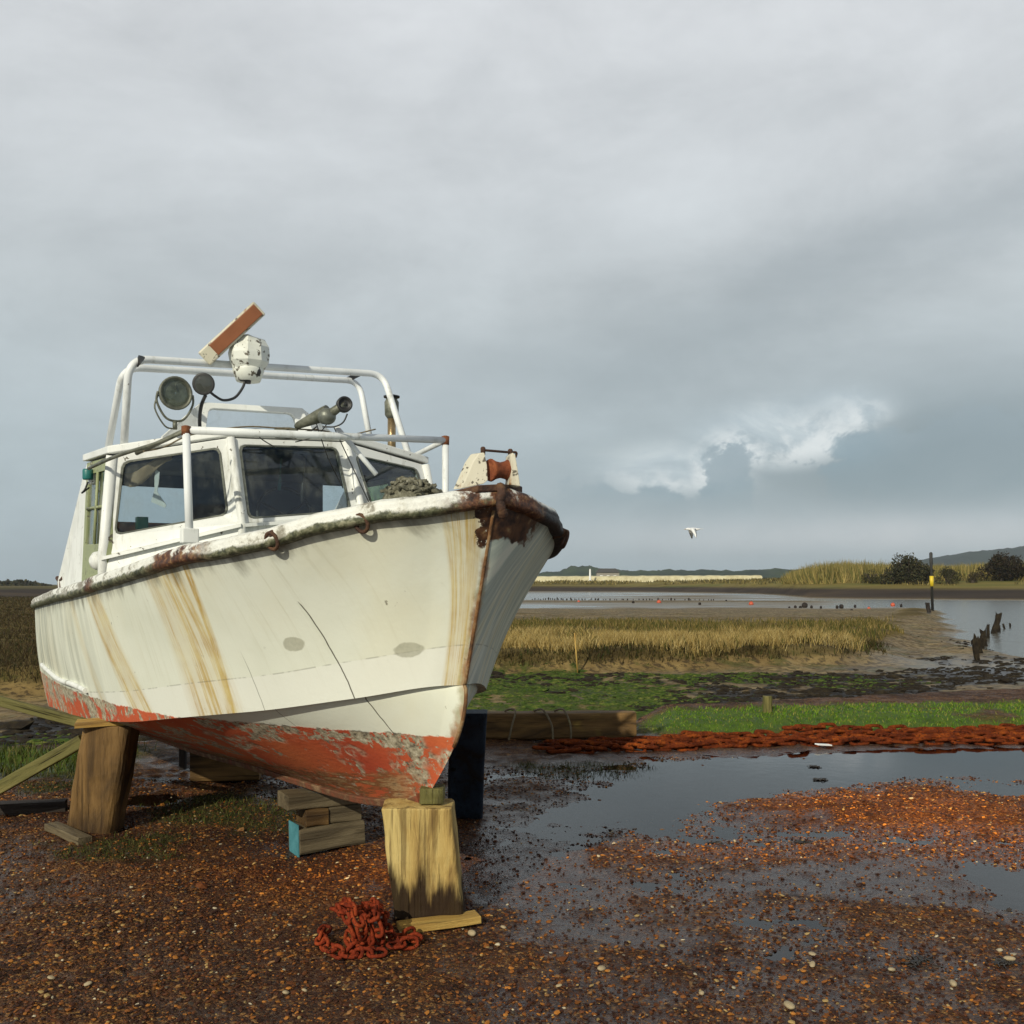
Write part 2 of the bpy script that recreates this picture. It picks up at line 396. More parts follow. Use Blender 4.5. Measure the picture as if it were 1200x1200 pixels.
    for (cu, ct, r) in PATCH:
        dx = n.m('SUBTRACT', u, cu); dt = n.m('MULTIPLY', n.m('SUBTRACT', t, ct), 1.15)
        d = n.m('SQRT', n.m('ADD', n.m('MULTIPLY', dx, dx), n.m('MULTIPLY', dt, dt)))
        d = n.m('ADD', d, n.m('MULTIPLY', n.m('SUBTRACT', n.noise(o, 30, 4), .5), .02))
        pm = n.m('MULTIPLY', n.m('SUBTRACT', 1, n.step(d, r * .8, r)), sb); pt = n.m('MAXIMUM', pt, pm)
    col = n.mix(n.m('MULTIPLY', pt, .7), col, n.ramp(n.noise(o, 40, 3), [(.3, (.30, .30, .22)), (.7, (.42, .41, .31))]))
    # scuffs and chips
    sc = n.noise(o, 20, 6, .7, .5); lo = n.m('MULTIPLY', n.step(n.noise(o, 2.2, 3), .52, .62), n.step(sc, .665, .69))
    col = n.mix(n.m('MULTIPLY', lo, .75), col, (.13, .11, .07))
    # stem edge worn to grey
    sw = n.m('MULTIPLY', n.m('SUBTRACT', 1, n.step(n.m('ADD', n.m('ABSOLUTE', y), n.m('MULTIPLY', n.noise(o, 24, 4), .05)), .03, .06)), n.step(t, .25, .35))
    col = n.mix(n.m('MULTIPLY', sw, .85), col, n.ramp(n.noise(n.map(o, (8, 8, 3)), 2, 4), [(.4, (.36, .33, .20)), (.55, (.33, .15, .05)), (.65, (.20, .09, .04))]))
    # antifouling below the waterline
    wl = n.m('ADD', z, n.m('ADD', n.m('MULTIPLY', u, .012), n.m('MULTIPLY', n.m('SUBTRACT', n.noise(o, 9, 5, .7), .5), .05)))
    af = n.m('SUBTRACT', 1, n.step(wl, .893, .903))
    nb = n.noise(o, 5.2, 7, .72, .4); big2 = n.noise(o, 1.4, 3, .5)
    red = n.ramp(big2, [(.3, (.40, .06, .028)), (.5, (.50, .095, .035)), (.7, (.58, .15, .05))])
    # worn to grey primer and bare plank, more towards the waterline and towards the keel
    edge = n.m('SUBTRACT', 1, n.step(n.m('ABSOLUTE', n.m('SUBTRACT', wl, .86)), .0, .075))
    keel = n.m('MULTIPLY', n.step(t, 1.55, 1.95), .9)
    aftw = n.m('MULTIPLY', n.step(u, 2.4, 3.4), .07)
    wear = n.m('ADD', nb, n.m('ADD', n.m('MULTIPLY', edge, .07), n.m('ADD', n.m('MULTIPLY', keel, .06), aftw)))
    gpc = n.ramp(n.noise(o, 34, 5, .7), [(.30, (.05, .04, .03)), (.42, (.24, .21, .15)), (.56, (.44, .39, .28)), (.68, (.62, .59, .48))])
    fin = n.noise(o, 15, 6, .75, .3); pat = n.m('MULTIPLY', n.step(n.noise(n.map(o, (1, 1, 1.4), (4, 2, 7)), 3.1, 3, .5), .50, .60), n.step(n.m('ADD', fin, n.m('MULTIPLY', aftw, .6)), .46, .49))
    wearm = n.m('MAXIMUM', n.step(wear, .578, .59), pat)
    red = n.mix(wearm, red, gpc)
    st = n.noise(n.com(n.m('MULTIPLY', u, 3.0), n.m('MULTIPLY', t, 13), 2), 1, 6, .7)
    kb = n.m('MULTIPLY', n.m('MULTIPLY', n.step(n.m('ADD', t, n.m('MULTIPLY', nb, .3)), 1.78, 1.9), n.step(u, .5, .9)), n.step(st, .40, .5))
    red = n.mix(kb, red, n.ramp(st, [(.40, (.34, .09, .03)), (.52, (.20, .085, .03)), (.60, (.40, .25, .12)), (.70, (.06, .025, .012))]))
    dkc = n.noise(o, 17, 5, .7); red = n.mix(n.m('MULTIPLY', n.step(dkc, .66, .69), .8), red, (.06, .025, .018))
    col = n.mix(af, col, red)
    hgt = n.m('ADD', n.m('MULTIPLY', wearm, n.m('MULTIPLY', af, -1.5)), n.m('ADD', n.m('MULTIPLY', n.noise(o, 40, 4), n.m('ADD', .25, n.m('MULTIPLY', af, .8))), n.m('ADD', n.m('MULTIPLY', sm, -1.5), n.m('MULTIPLY', n.noise(o, 2.2, 2), 2.2))))
    rough = n.m('ADD', .34, n.m('ADD', n.m('MULTIPLY', af, .25), n.m('MULTIPLY', fine, .2)))
    n.out(n.bsdf(col, rough, n.bump(hgt, .45, .007), 0, .4)); return m

# ------------------------------------------------------------------ hull curves
def fit(tab, x):                               # smooth monotone interpolation through a table
    tab = np.array(tab, float); X = tab[:, 0]; Yv = tab[:, 1]
    h = np.diff(X); d = np.diff(Yv) / h; mm = np.zeros(len(X)); mm[0] = d[0]; mm[-1] = d[-1]
    for i in range(1, len(X) - 1):
        if d[i - 1] * d[i] > 0:
            w1 = 2 * h[i] + h[i - 1]; w2 = h[i] + 2 * h[i - 1]; mm[i] = (w1 + w2) / (w1 / d[i - 1] + w2 / d[i])
    x = np.clip(x, X[0], X[-1]); k = np.clip(np.searchsorted(X, x) - 1, 0, len(X) - 2)
    t = (x - X[k]) / h[k]
    return (Yv[k] * (2 * t ** 3 - 3 * t ** 2 + 1) + h[k] * mm[k] * (t ** 3 - 2 * t ** 2 + t) + Yv[k + 1] * (-2 * t ** 3 + 3 * t ** 2) + h[k] * mm[k + 1] * (t ** 3 - t ** 2))
LB = 6.2
tau = np.linspace(0, 1, 260)
uG = LB * tau ** 2; uC = .255 + (LB - .255) * tau ** 1.8; uK = .62 + (LB - .62) * tau ** 1.6
plG = [(0, 0), (.1, .235), (.18, .43), (.22, .51), (.285, .69), (.40, .93), (.568, 1.09), (.70, 1.13), (.80, 1.115), (.90, 1.06), (1, .95)]
vG = fit(plG, tau)
conG = [(38, 711), (52, 706), (70, 701), (102, 692), (155, 675), (207, 659), (320, 636), (345, 628), (421, 610), (517, 597), (570, 588)]
zG = np.array([CH + (HY - fit(conG, np.array([pix(a, b)[0]]))[0]) / F * pix(a, b)[1] for a, b in zip(uG, vG)])
plC = [(.255, 0), (.36, .13), (.6, .32), (1, .55), (1.5, .73), (2, .85), (3, .95), (4, .96), (5, .92), (6.2, .84)]
vC = fit(plC, uC)
conC = [(56, 827), (73, 833), (102, 843), (150, 846), (200, 842), (270, 836), (300, 833.5), (412, 819), (535, 803), (546, 803)]
zC = np.array([CH + (HY - fit(conC, np.array([pix(a, b)[0]]))[0]) / F * pix(a, b)[1] for a, b in zip(uC, vC)])
def smooth(a, n=5):
    for _ in range(n):
        b = a.copy(); b[1:-1] = .25 * a[:-2] + .5 * a[1:-1] + .25 * a[2:]; a = b
    return a
zG = smooth(zG, 12); zC = smooth(zC, 12)
zK = fit([(.62, .57), (.8, .515), (1, .48), (1.5, .425), (2.3, .385), (3, .355), (4.5, .27), (6.2, .215)], uK)
HEEL = .02
NT = 46; NB_ = 34
def side_rows():
    rows = []; ts = []
    for j in range(NT):
        t = j / (NT - 1); fl = np.sin(math.pi * t) * .055 * np.exp(-uG / 1.6) - np.sin(math.pi * t) * .03 * sst(1.5, 4, uG)
        fl = fl * np.clip(vG / .3, 0, 1)
        rows.append(np.stack([uG + (uC - uG) * t, np.maximum(vG + (vC - vG) * t - fl, 0), zG + (zC - zG) * t], 1)); ts.append(np.full(len(tau), t))
    # small step at the chine: the side stands proud of the bottom
    lip = np.clip(vC / .1, 0, 1) * .042 * (1 - .75 * sst(2.2, 3.2, uC))
    ledge = np.stack([uC + .012, np.maximum(vC - lip, 0), zC + .012], 1)
    rows.append(rows[-1].copy()); ts.append(np.full(len(tau), 1.005))
    rows.append(ledge); ts.append(np.full(len(tau), 1.008))
    rows.append(ledge.copy()); ts.append(np.full(len(tau), 1.01))
    for j in range(1, NB_):
        t = j / (NB_ - 1)
        bul = np.sin(math.pi * t) * .035 * np.exp(-uK / 2)
        st = np.sin(math.pi * t ** .85) * .085 * np.exp(-(tau / .16) ** 2)          # forefoot stays full
        rows.append(np.stack([uC + (uK - uC) * t ** 1.15 - st, np.maximum((vC - lip) * (1 - t) + bul * np.clip(vC / .2, 0, 1), 0 if t > .999 else 0), zC + .012 + (zK - zC - .012) * t ** (.95 + .12 * np.exp(-(tau / .16) ** 2))], 1)); ts.append(np.full(len(tau), 1 + t))
    return np.array(rows), np.array(ts)
rowsS, tS = side_rows()
nr, nc = rowsS.shape[:2]
S = rowsS.reshape(-1, 3).copy(); Pp = S.copy(); Pp[:, 1] *= -1; Pp[:, 2] += HEEL * np.abs(Pp[:, 1])
idx = np.arange(nr * nc).reshape(nr, nc)
q = np.stack([idx[:-1, :-1], idx[1:, :-1], idx[1:, 1:], idx[:-1, 1:]], -1).reshape(-1, 4)
keepr = np.ones((nr - 1, nc - 1), bool); keepr[NT - 1] = False; keepr[NT + 1] = False
q = q[keepr.ravel()]
V = np.concatenate([S, Pp]); FQ = np.concatenate([q, q[:, ::-1] + nr * nc])
tr_s = idx[:, -1]; trq = np.stack([tr_s[:-1], tr_s[:-1] + nr * nc, tr_s[1:] + nr * nc, tr_s[1:]], -1)
FQ = np.concatenate([FQ, trq])
uvh = np.stack([V[:, 0], np.concatenate([tS.ravel(), tS.ravel()])], 1)
# where the filler patches sit: nearest surface point to their place in the photograph
def nearest_uv(px, py):
    X = B0.x + AX * S[:, 0] + SX * S[:, 1]; Y = B0.y + AY * S[:, 0] + SY * S[:, 1]
    d = (CX + F * X / Y - px) ** 2 + (HY + F * (CH - S[:, 2]) / Y - py) ** 2; i = int(np.argmin(d)); return uvh[i, 0], uvh[i, 1], Vector(S[i])
PATCH = [(*nearest_uv(345, 753)[:2], .06), (*nearest_uv(479, 761)[:2], .058)]

boat = thing('motor_boat', 'old white motor cruiser with rust streaked hull and peeling red bottom propped on timbers', 'boat', B0, math.atan2(AY, AX))
hull = np_mesh('hull', V, FQ, hull_mat(), boat, True, uv=uvh)

# gunwale cap swept round the sheer, starboard stern to bow to port stern
def gun_mat():
    m, n = mat('gunwale_paint'); o = n.obj(); x, y, z = n.sep(o); s, t, _ = n.sep(n.uv())
    a = n.noise(o, 9, 6, .7); b = n.noise(o, 26, 5, .7)
    col = n.mix(n.step(a, .45, .7), (.78, .78, .73), (.52, .50, .42))
    aft = n.step(x, 1.5, 3); col = n.mix(n.m('MULTIPLY', n.step(n.m('ADD', a, n.m('MULTIPLY', aft, .12)), .55, .66), .75), col, (.17, .15, .11))
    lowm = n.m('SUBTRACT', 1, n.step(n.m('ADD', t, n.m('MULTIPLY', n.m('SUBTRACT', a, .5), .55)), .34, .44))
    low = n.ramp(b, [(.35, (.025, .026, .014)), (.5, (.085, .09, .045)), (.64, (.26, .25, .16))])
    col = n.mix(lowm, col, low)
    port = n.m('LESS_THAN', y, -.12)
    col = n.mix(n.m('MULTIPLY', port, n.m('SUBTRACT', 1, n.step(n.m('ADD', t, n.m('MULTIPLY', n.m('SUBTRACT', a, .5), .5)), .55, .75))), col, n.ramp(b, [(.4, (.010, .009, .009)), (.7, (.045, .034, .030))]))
    d1 = n.m('MULTIPLY', n.m('SUBTRACT', 1, n.step(n.m('ABSOLUTE', n.m('SUBTRACT', s, 1.75)), .15, .38)), n.m('GREATER_THAN', y, 0))
    d2 = n.m('SUBTRACT', 1, n.step(n.m('ADD', n.m('ABSOLUTE', n.m('ADD', s, .05)), n.m('MULTIPLY', a, .25)), .30, .46)); d3 = n.m('MULTIPLY', n.m('SUBTRACT', 1, n.step(n.m('ABSOLUTE', n.m('SUBTRACT', s, 3.15)), .03, .14)), n.m('GREATER_THAN', y, 0))
    dd = n.m('MAXIMUM', n.m('MAXIMUM', d1, d2), d3)
    col = n.mix(n.m('MULTIPLY', dd, n.step(n.m('ADD', a, n.m('MULTIPLY', t, -.12)), .33, .45)), col, n.ramp(b, [(.36, (.03, .014, .010)), (.52, (.12, .045, .02)), (.66, (.30, .17, .07))]))
    n.out(n.bsdf(col, .6, n.bump(n.m('ADD', a, b), .7, .014))); return m
gm = gun_mat()
pts = [Vector(p) for p in rowsS[0]][::3]
if (pts[-1] - Vector(rowsS[0][-1])).length > 1e-4: pts.append(Vector(rowsS[0][-1]))
port_pts = [Vector((p.x, -p.y, p.z + HEEL * p.y)) for p in pts[1:]]
path = list(reversed(pts)) + port_pts; i0 = len(pts) - 1
prof = [(a_, b_ * .82) for a_, b_ in [(-.10, -.03), (-.10, .055), (-.085, .082), (-.05, .092), (-.01, .088), (.022, .072), (.034, .048), (.030, .030), (.038, .018), (.040, -.004), (.030, -.022), (.004, -.028)]]
ptv = [.95, 1, 1, 1, .95, .8, .62, .46, .40, .3, .15, 0]
GV = []; GF = []; GUV = []; acc = [0.0]
for i in range(1, len(path)): acc.append(acc[-1] + (path[i] - path[i - 1]).length)
np_ = len(prof)
for i, p in enumerate(path):
    t = path[min(i + 1, len(path) - 1)] - path[max(i - 1, 0)]; t.z = 0; t.normalize(); nrm = Vector((t.y, -t.x, 0))
    if nrm.dot(Vector((p.x - 2.5, p.y, 0))) < 0: nrm = -nrm
    jit = .010 * (mnoise.noise(p * 5) + .6 * mnoise.noise(p * 13))
    for k, (a, b) in enumerate(prof):
        w = jit * (1 if 3 < k else .4)
        GV.append(p + nrm * (a + w) + Vector((0, 0, b + w * .7))); GUV.append((acc[i0] - acc[i] if i <= i0 else acc[i0] - acc[i], ptv[k]))
for i in range(len(path) - 1):
    for k in range(np_):
        GF.append((i * np_ + k, (i + 1) * np_ + k, (i + 1) * np_ + (k + 1) % np_, i * np_ + (k + 1) % np_))
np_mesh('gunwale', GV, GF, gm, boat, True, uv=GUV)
# side deck and foredeck
dk = MB(); dp = [p + Vector((0, -.09 if p.y > .1 else 0, -.02)) for p in pts]; dq = [Vector((p.x, -p.y, p.z)) for p in dp]
VV = []
for a, b in zip(dp, dq): VV += [a, (a + b) / 2 + Vector((0, 0, .05)), b]
dk.add(VV, [f for i in range(len(dp) - 1) for f in ((3 * i, 3 * i + 1, 3 * i + 4, 3 * i + 3), (3 * i + 1, 3 * i + 2, 3 * i + 5, 3 * i + 4))], True)
dk.build('deck', MT['grey_paint'], boat)
# stem band
stem = [Vector(S[idx[j, 0]]) for j in range(2, nr - 14, 2)]
sb_ = MB(); sb_.tube([p + Vector((.002, 0, 0)) for p in stem], .009, 8); sb_.build('stem_band', MT['stem_iron'], boat)
kb_ = MB(); kl = [Vector((rowsS[-1][i][0], 0, rowsS[-1][i][2] - .012)) for i in range(0, nc, 6)]
q_ = []
for p in kl: q_ += [p + Vector((0, -.035, -.012)), p + Vector((0, .035, -.012)), p + Vector((0, .05, .03)), p + Vector((0, -.05, .03))]
kb_.add(q_, [(4 * i + a, 4 * i + (a + 1) % 4, 4 * i + 4 + (a + 1) % 4, 4 * i + 4 + a) for i in range(len(kl) - 1) for a in range(4)] + [(0, 1, 2, 3)])
kb_.build('keel', MT['keel_wood'], boat, .008)
# short white rubbing strip low on the quarter
rb = MB(); pr = []
for px, py in ((51, 779), (58, 786), (72, 795), (88, 803), (103, 808)):
    pr.append(nearest_uv(px, py)[2] + Vector((0, .012, 0)))
rb.tube(curve(pr), [.02] * 4 * 8 + [.02], 8); rb.build('rubbing_strip', MT['white_paint'], boat)

# ------------------------------------------------------------------ wheelhouse
At, Ab = bv(131, 534, 1.02), bv(121, 652, 1.05)
Bt, Bb = bu(270, 513, 2.36), bu(284, 613, 2.26)
Ct, Cb = bu(405, 518, 2.36), bu(426, 604, 2.26)
Dt, Db = bv(498, 545, -1.0), bv(507, 592, -1.04)
wh = bpy.data.objects.new('wheelhouse', None)
def panel(name, tl, tr, br, bl, inn, glassmat, depth=.045):
    n = (tr - tl).cross(bl - tl).normalized()
    if n.x < 0: n = -n
    iv = [onplane(a, b, tl, n) for a, b in inn]
    # rounded corners for opening
    def rc(P, r=.035):
        out = []
        for i in range(4):
            p = P[i]; a = (P[i - 1] - p).normalized() * r; b = (P[(i + 1) % 4] - p).normalized() * r
            out += [p + a, p + (a + b) * .3, p + b]
        return out
    I = rc(iv); O = []
    o4 = [tl, tr, br, bl]
    for i in range(4): O += [o4[i] + (o4[i - 1] - o4[i]) * .02, o4[i], o4[i] + (o4[(i + 1) % 4] - o4[i]) * .02]
    fr = MB(); fr.ring(O, I, n * depth)
    f = fr.build(name, MT['white_paint'], boat, .006)
    # rubber gasket, slightly proud of the frame
    I2 = [p + (sum(iv, Vector()) / 4 - p).normalized() * .014 for p in I]
    g = MB(); g.ring([p - n * .004 for p in I], [p - n * .004 for p in I2], n * .012); g.build('window_seal', MT['grey_metal'], f)
    pn = MB(); pn.plate([p + n * .012 for p in I], n * .005); pn.build('window_pane', MT[glassmat], f)
    return f, n, iv
fl, nl, il = panel('window_frame', At, Bt, Bb, Ab, [(143, 541), (258, 524), (268, 603), (134, 627)], 'glass')
fc, ncn, ic = panel('window_frame', Bt, Ct, Cb, Bb, [(280, 521), (395, 524), (412, 599), (291, 608)], 'glass')
fr_, nrr, ir = panel('window_frame', Ct, Dt, Db, Cb, [(416, 533), (489, 549), (499, 588), (437, 598)], 'glass')
# corner posts cover the mitres
for a, b, r in ((At, Ab, .032), (Bt, Bb, .026), (Ct, Cb, .026), (Dt, Db, .032)):
    cp = MB(); cp.tube([b + Vector((0, 0, -.3)), b, a], r, 8); cp.build('corner_post', MT['white_paint'], boat)
# apron below the windows down to the deck
DZ = 1.50
ap = MB(); low = [Vector((p.x - .05, p.y * 1.0, DZ)) for p in (Ab, Bb, Cb, Db)]; hi = [Ab, Bb, Cb, Db]
for i in range(3):
    ap.hexa([low[i], low[i + 1], low[i + 1] + Vector((.04, 0, 0)), low[i] + Vector((.04, 0, 0)), hi[i], hi[i + 1], hi[i + 1] + Vector((.04, 0, 0)), hi[i] + Vector((.04, 0, 0))])
ap.build('apron', MT['white_paint'], boat, .005)
# sill board standing proud below each window
sl = MB()
for a, b in ((Ab, Bb), (Bb, Cb)):
    d = (b - a).normalized(); o = Vector((-.035, .02 if a is Ab else 0, -.012))
    sl.hexa([a + o + Vector((x_, y_, z_)) if e_ == 0 else b + o + Vector((x_, y_, z_)) for z_ in (-.012, .008) for e_, x_, y_ in ((0, 0, 0), (1, 0, 0), (1, .05, -.02), (0, .05, -.02))])
sl.build('sill', MT['white_paint'], boat)
# side walls: a glazed panel, then a cheek sloping down to the after deck
AFT = 3.62
def wall_side(sgn, T, Bm):
    Ta = Vector((AFT, sgn * .99, T.z + .05)) if sgn > 0 else Vector((AFT, -.99, T.z))
    Ba = Vector((AFT, sgn * 1.03, DZ)); Bf = Vector((Bm.x, sgn * 1.05, DZ))
    def lp(s, t): return (T * (1 - s) + Ta * s) * (1 - t) + (Bf * (1 - s) + Ba * s) * t
    I = [lp(.10, .09), lp(.90, .09), lp(.90, .60), lp(.10, .60)]
    w = MB(); w.ring([T, Ta, Ba, Bf], I, Vector((0, -sgn * .035, 0)))
    wo = w.build('side_wall', MT['green_sill' if sgn > 0 else 'white_paint'], boat, .004)
    p = MB(); p.plate([x + Vector((0, -sgn * .012, 0)) for x in I], Vector((0, -sgn * .005, 0))); p.build('window_pane', MT['glass_green'], wo)
    mb = MB(); mb.tube([lp(.1, .34), lp(.9, .34)], .010, 6); mb.tube([lp(.5, .09), lp(.5, .6)], .010, 6); mb.build('glazing_bar', MT['green_sill'], wo)
    if sgn > 0: e = bv(67, 682, 1.0); e2 = Vector((e.x, .98, 1.42))
    else: e = Vector((4.7, -.98, 1.66)); e2 = Vector((4.7, -.98, 1.42))
    c = MB(); c.plate([Ta, Vector((Ta.x + .12, Ta.y, Ta.z - .06)), e, e2, Ba], Vector((0, -sgn * .04, 0))); c.build('cheek', MT['white_paint'], boat, .006)
    return Ta
TaS = wall_side(1, At, Ab); TaP = wall_side(-1, Dt, Db)
# roof with a brow
rf = MB(); ol = [At, Bt, Ct, Dt, TaP, TaS]; cen = sum(ol, Vector()) / 6
poly = [p + (Vector((p.x - cen.x, p.y - cen.y, 0)) * .025) + Vector((0, 0, .012)) for p in ol]
mid = Vector((3.0, 0, max(Bt.z, Ct.z) + .07))
Vr = poly + [p + Vector((0, 0, .045)) for p in poly] + [mid]
rf.add(Vr, [tuple(reversed(range(6)))] + [(i, (i + 1) % 6, 6 + (i + 1) % 6, 6 + i) for i in range(6)] + [(6 + i, 6 + (i + 1) % 6, 12) for i in range(6)])
rf.build('roof', MT['white_paint'], boat, .006)
# after bulkhead with a doorway
bk = MB(); zt = 2.40
def bx(v0, v1, z0, z1, m_=None): (m_ or bk).box((AFT - .03, (v0 + v1) / 2, (z0 + z1) / 2), (.03, abs(v1 - v0), z1 - z0))
bx(.84, .95, DZ, zt); bx(-.15, .30, DZ, zt); bx(.30, .84, 2.28, zt); bx(-.95, -.15, 2.36, zt); bx(-.95, -.15, DZ, 2.12); bx(-.95, -.90, 2.12, 2.36); bx(-.69, -.15, 2.12, 2.36)
bk.build('bulkhead', MT['interior'], boat)
lk = MB(); bx(.30, .84, DZ, 2.03, lk); lk.build('half_door', MT['interior_red'], boat)
lin = MB(); lin.plate([p + Vector((.05, -.06 * (1 if p.y > 0 else -1), -.035)) for p in ol], Vector((0, 0, -.02))); lin.build('headlining', MT['interior'], boat)
fp = MB(); fp.box((2.62, -.1, 1.86), (.30, 1.5, .10)); fp.box((2.9, .1, 1.78), (.06, .1, .5)); fp.build('dashboard', MT['interior'], boat, .01)
sw_ = MB(); wc = Vector((2.80, -.1, 2.06)); ring = [wc + Vector((.05 * math.sin(a), .19 * math.cos(a), .19 * math.sin(a))) for a in np.linspace(0, 2 * math.pi, 24, endpoint=False)]
sw_.tube(ring, .012, 6, closed=True); sw_.tube([wc, wc + Vector((-.12, 0, -.06))], .015, 6)
for k in range(3):
    a = k * 2.094 + .5; sw_.tube([wc, wc + Vector((.05 * math.sin(a), .19 * math.cos(a), .19 * math.sin(a)))], .009, 6)
sw_.build('steering_wheel', MT['black_rubber'], boat)
bn = MB(); bn.box((3.5, .66, 2.02), (.06, .075, .085)); bn.build('switch_box', MT['teal_plastic'], boat, .005)

# ------------------------------------------------------------------ flybridge screen on the roof
UW = 2.80
fo = [bu(236, 471, UW), bu(354, 478, UW), bu(372, 514, UW - .06), bu(231, 518, UW - .06)]
n_ = (fo[1] - fo[0]).cross(fo[3] - fo[0]).normalized(); n_ = n_ if n_.x > 0 else -n_
fi = [onplane(a, b, fo[0], n_) for a, b in ((245, 478), (343, 484), (352, 510), (240, 512))]
def rc(P, r=.03):
    out = []
    for i in range(4):
        p = P[i]; a = (P[i - 1] - p).normalized() * r; b = (P[(i + 1) % 4] - p).normalized() * r; out += [p + a, p + (a + b) * .3, p + b]
    return out
fs = MB(); O = []
for i in range(4): O += [fo[i] + (fo[i - 1] - fo[i]) * .03, fo[i], fo[i] + (fo[(i + 1) % 4] - fo[i]) * .03]
fs.ring(O, rc(fi), n_ * .035); fso = fs.build('flybridge_screen', MT['white_paint'], boat, .004)
gp_ = MB(); gp_.plate([p + n_ * .015 for p in rc(fi)], n_ * .004); gp_.build('window_pane', MT['glass_clear'], fso)
wg = MB()
a0, a1 = fo[0], fo[3]; e0 = bv(190, 517, .74)
wg.plate([a0, a1 + Vector((0, 0, -.02)), e0, e0 + Vector((0, 0, .03))], Vector((.03, 0, 0)))
b0, b1 = fo[1], fo[2]; e1 = bv(405, 524, -.62)
wg.build('screen_wing', MT['white_paint'], fso, .004); wg = MB()
wg.plate([b0, b1 + Vector((0, 0, -.02)), e1, e1 + Vector((0, 0, .03))], Vector((.03, 0, 0)))
wg.build('screen_wing', MT['white_paint'], fso, .004)
bxx = MB(); c_ = bv(421, 518, -.66); bxx.box(c_ + Vector((0, 0, -.01)), (.12, .18, .10)); bxx.build('roof_locker', MT['white_paint'], boat, .008)

# ------------------------------------------------------------------ radar arch and rails
def px_path(L, mode='u', val=0): return [bu(a, b, val) for a, b in L]
arch = bpy.data.objects.new('tmp', None)
h = MB()
LA = bv(145, 528, .95); RA = bv(481, 540, -.95)
ha = [LA, bv(151, 420, .95), bv(449, 438.5, -.92), RA]
ha[0].z = min(ha[0].z, 2.44)
h.tube(fillet(ha, .13, 8), .0235, 12)
LBv = bv(126, 530, .95); 
hb = [LBv, bv(144, 430, .93), bv(421, 446.5, -.93), bv(433, 512, -.95)]
h.tube(fillet(hb, .13, 8), .0225, 12)
ar = h.build('radar_arch', MT['rail_paint'], boat)
for (a, b, c, d) in (((157, 431), (163, 418), (170, 420), (162, 430)), ((406, 444), (418, 438.5), (424, 440), (412, 446))):
    vv = .9 if a[0] < 300 else -.85
    pl = MB(); pl.plate([bv(*a, vv), bv(*b, vv), bv(*c, vv), bv(*d, vv)], Vector((.01, 0, .012))); pl.build('gusset', MT['black_rubber'], ar)
r_ = MB()
FRs = bv(218, 504, .80); FRp = bv(522, 516, -.92)
r_.tube([FRs, FRp], .022, 12)
r_.tube([FRs, bv(222, 626, .80)], .022, 12)
r_.tube([FRp, FRp + Vector((0, 0, -.78))], .022, 12)
r_.tube([FRp, bv(479, 537, -1.0)], .017, 10)
rl = r_.build('hand_rail', MT['rail_paint'], boat)
rr = MB(); rr.lathe(FRp + Vector((0, 0, -.03)), (0, 0, 1), [(0, .024), (.055, .026), (.06, .012)], 12); rr.build('rail_joint', MT['rust'], rl); rr = MB(); rr.lathe(FRs + Vector((0, 0, -.03)), (0, 0, 1), [(0, .024), (.05, .026), (.055, .012)], 12)
rr.build('rail_joint', MT['rust'], rl)
r2 = MB(); r2.tube([FRs, bv(160, 531, .98)], .014, 8); r2.tube(curve([FRs + Vector((0, .01, -.01)), bv(185, 519, .92), bv(150, 530, 1.03), bv(128, 538, 1.08), bv(104, 549, 1.10)]), .011, 8)
r2.build('rail_stay', MT['horn_metal'], rl)
ft = MB(); ft.box(bv(222, 628, .80), (.06, .09, .08)); ft.build('rail_foot', MT['white_paint'], rl, .006)
st_ = MB(); p0, p1 = bu(394, 500, 2.16), bu(441, 556, 2.02); st_.tube([p0, p1], .016, 10); st_.build('boat_pole', MT['rail_paint'], boat)
# halyards and wires
wr = MB()
for a, b, c in (((371, 497), (384, 535), (402, 572)), ((391, 500), (412, 545), (432, 588)), ((300, 505), (306, 514), (322, 524)), ((383, 497), (370, 511), (346, 518))):
    wr = MB(); wr.tube(curve([bu(*a, 2.10), bu(*b, 2.14), bu(*c, 2.2)]), .0035, 5); wr.build('wire', MT['black_rubber'], boat)
for L in ([(232, 503), (262, 508), (300, 503), (334, 509), (372, 503)], [(240, 505), (290, 500), (330, 502), (380, 505), (402, 511), (440, 503)], [(168, 529), (192, 524), (216, 512), (236, 507)]):
    wr = MB(); wr.tube(curve([bu(a, b, 2.12 + .02 * i) for i, (a, b) in enumerate(L)], 6), .005, 6); wr.build('lashing', MT['rope'], boat)

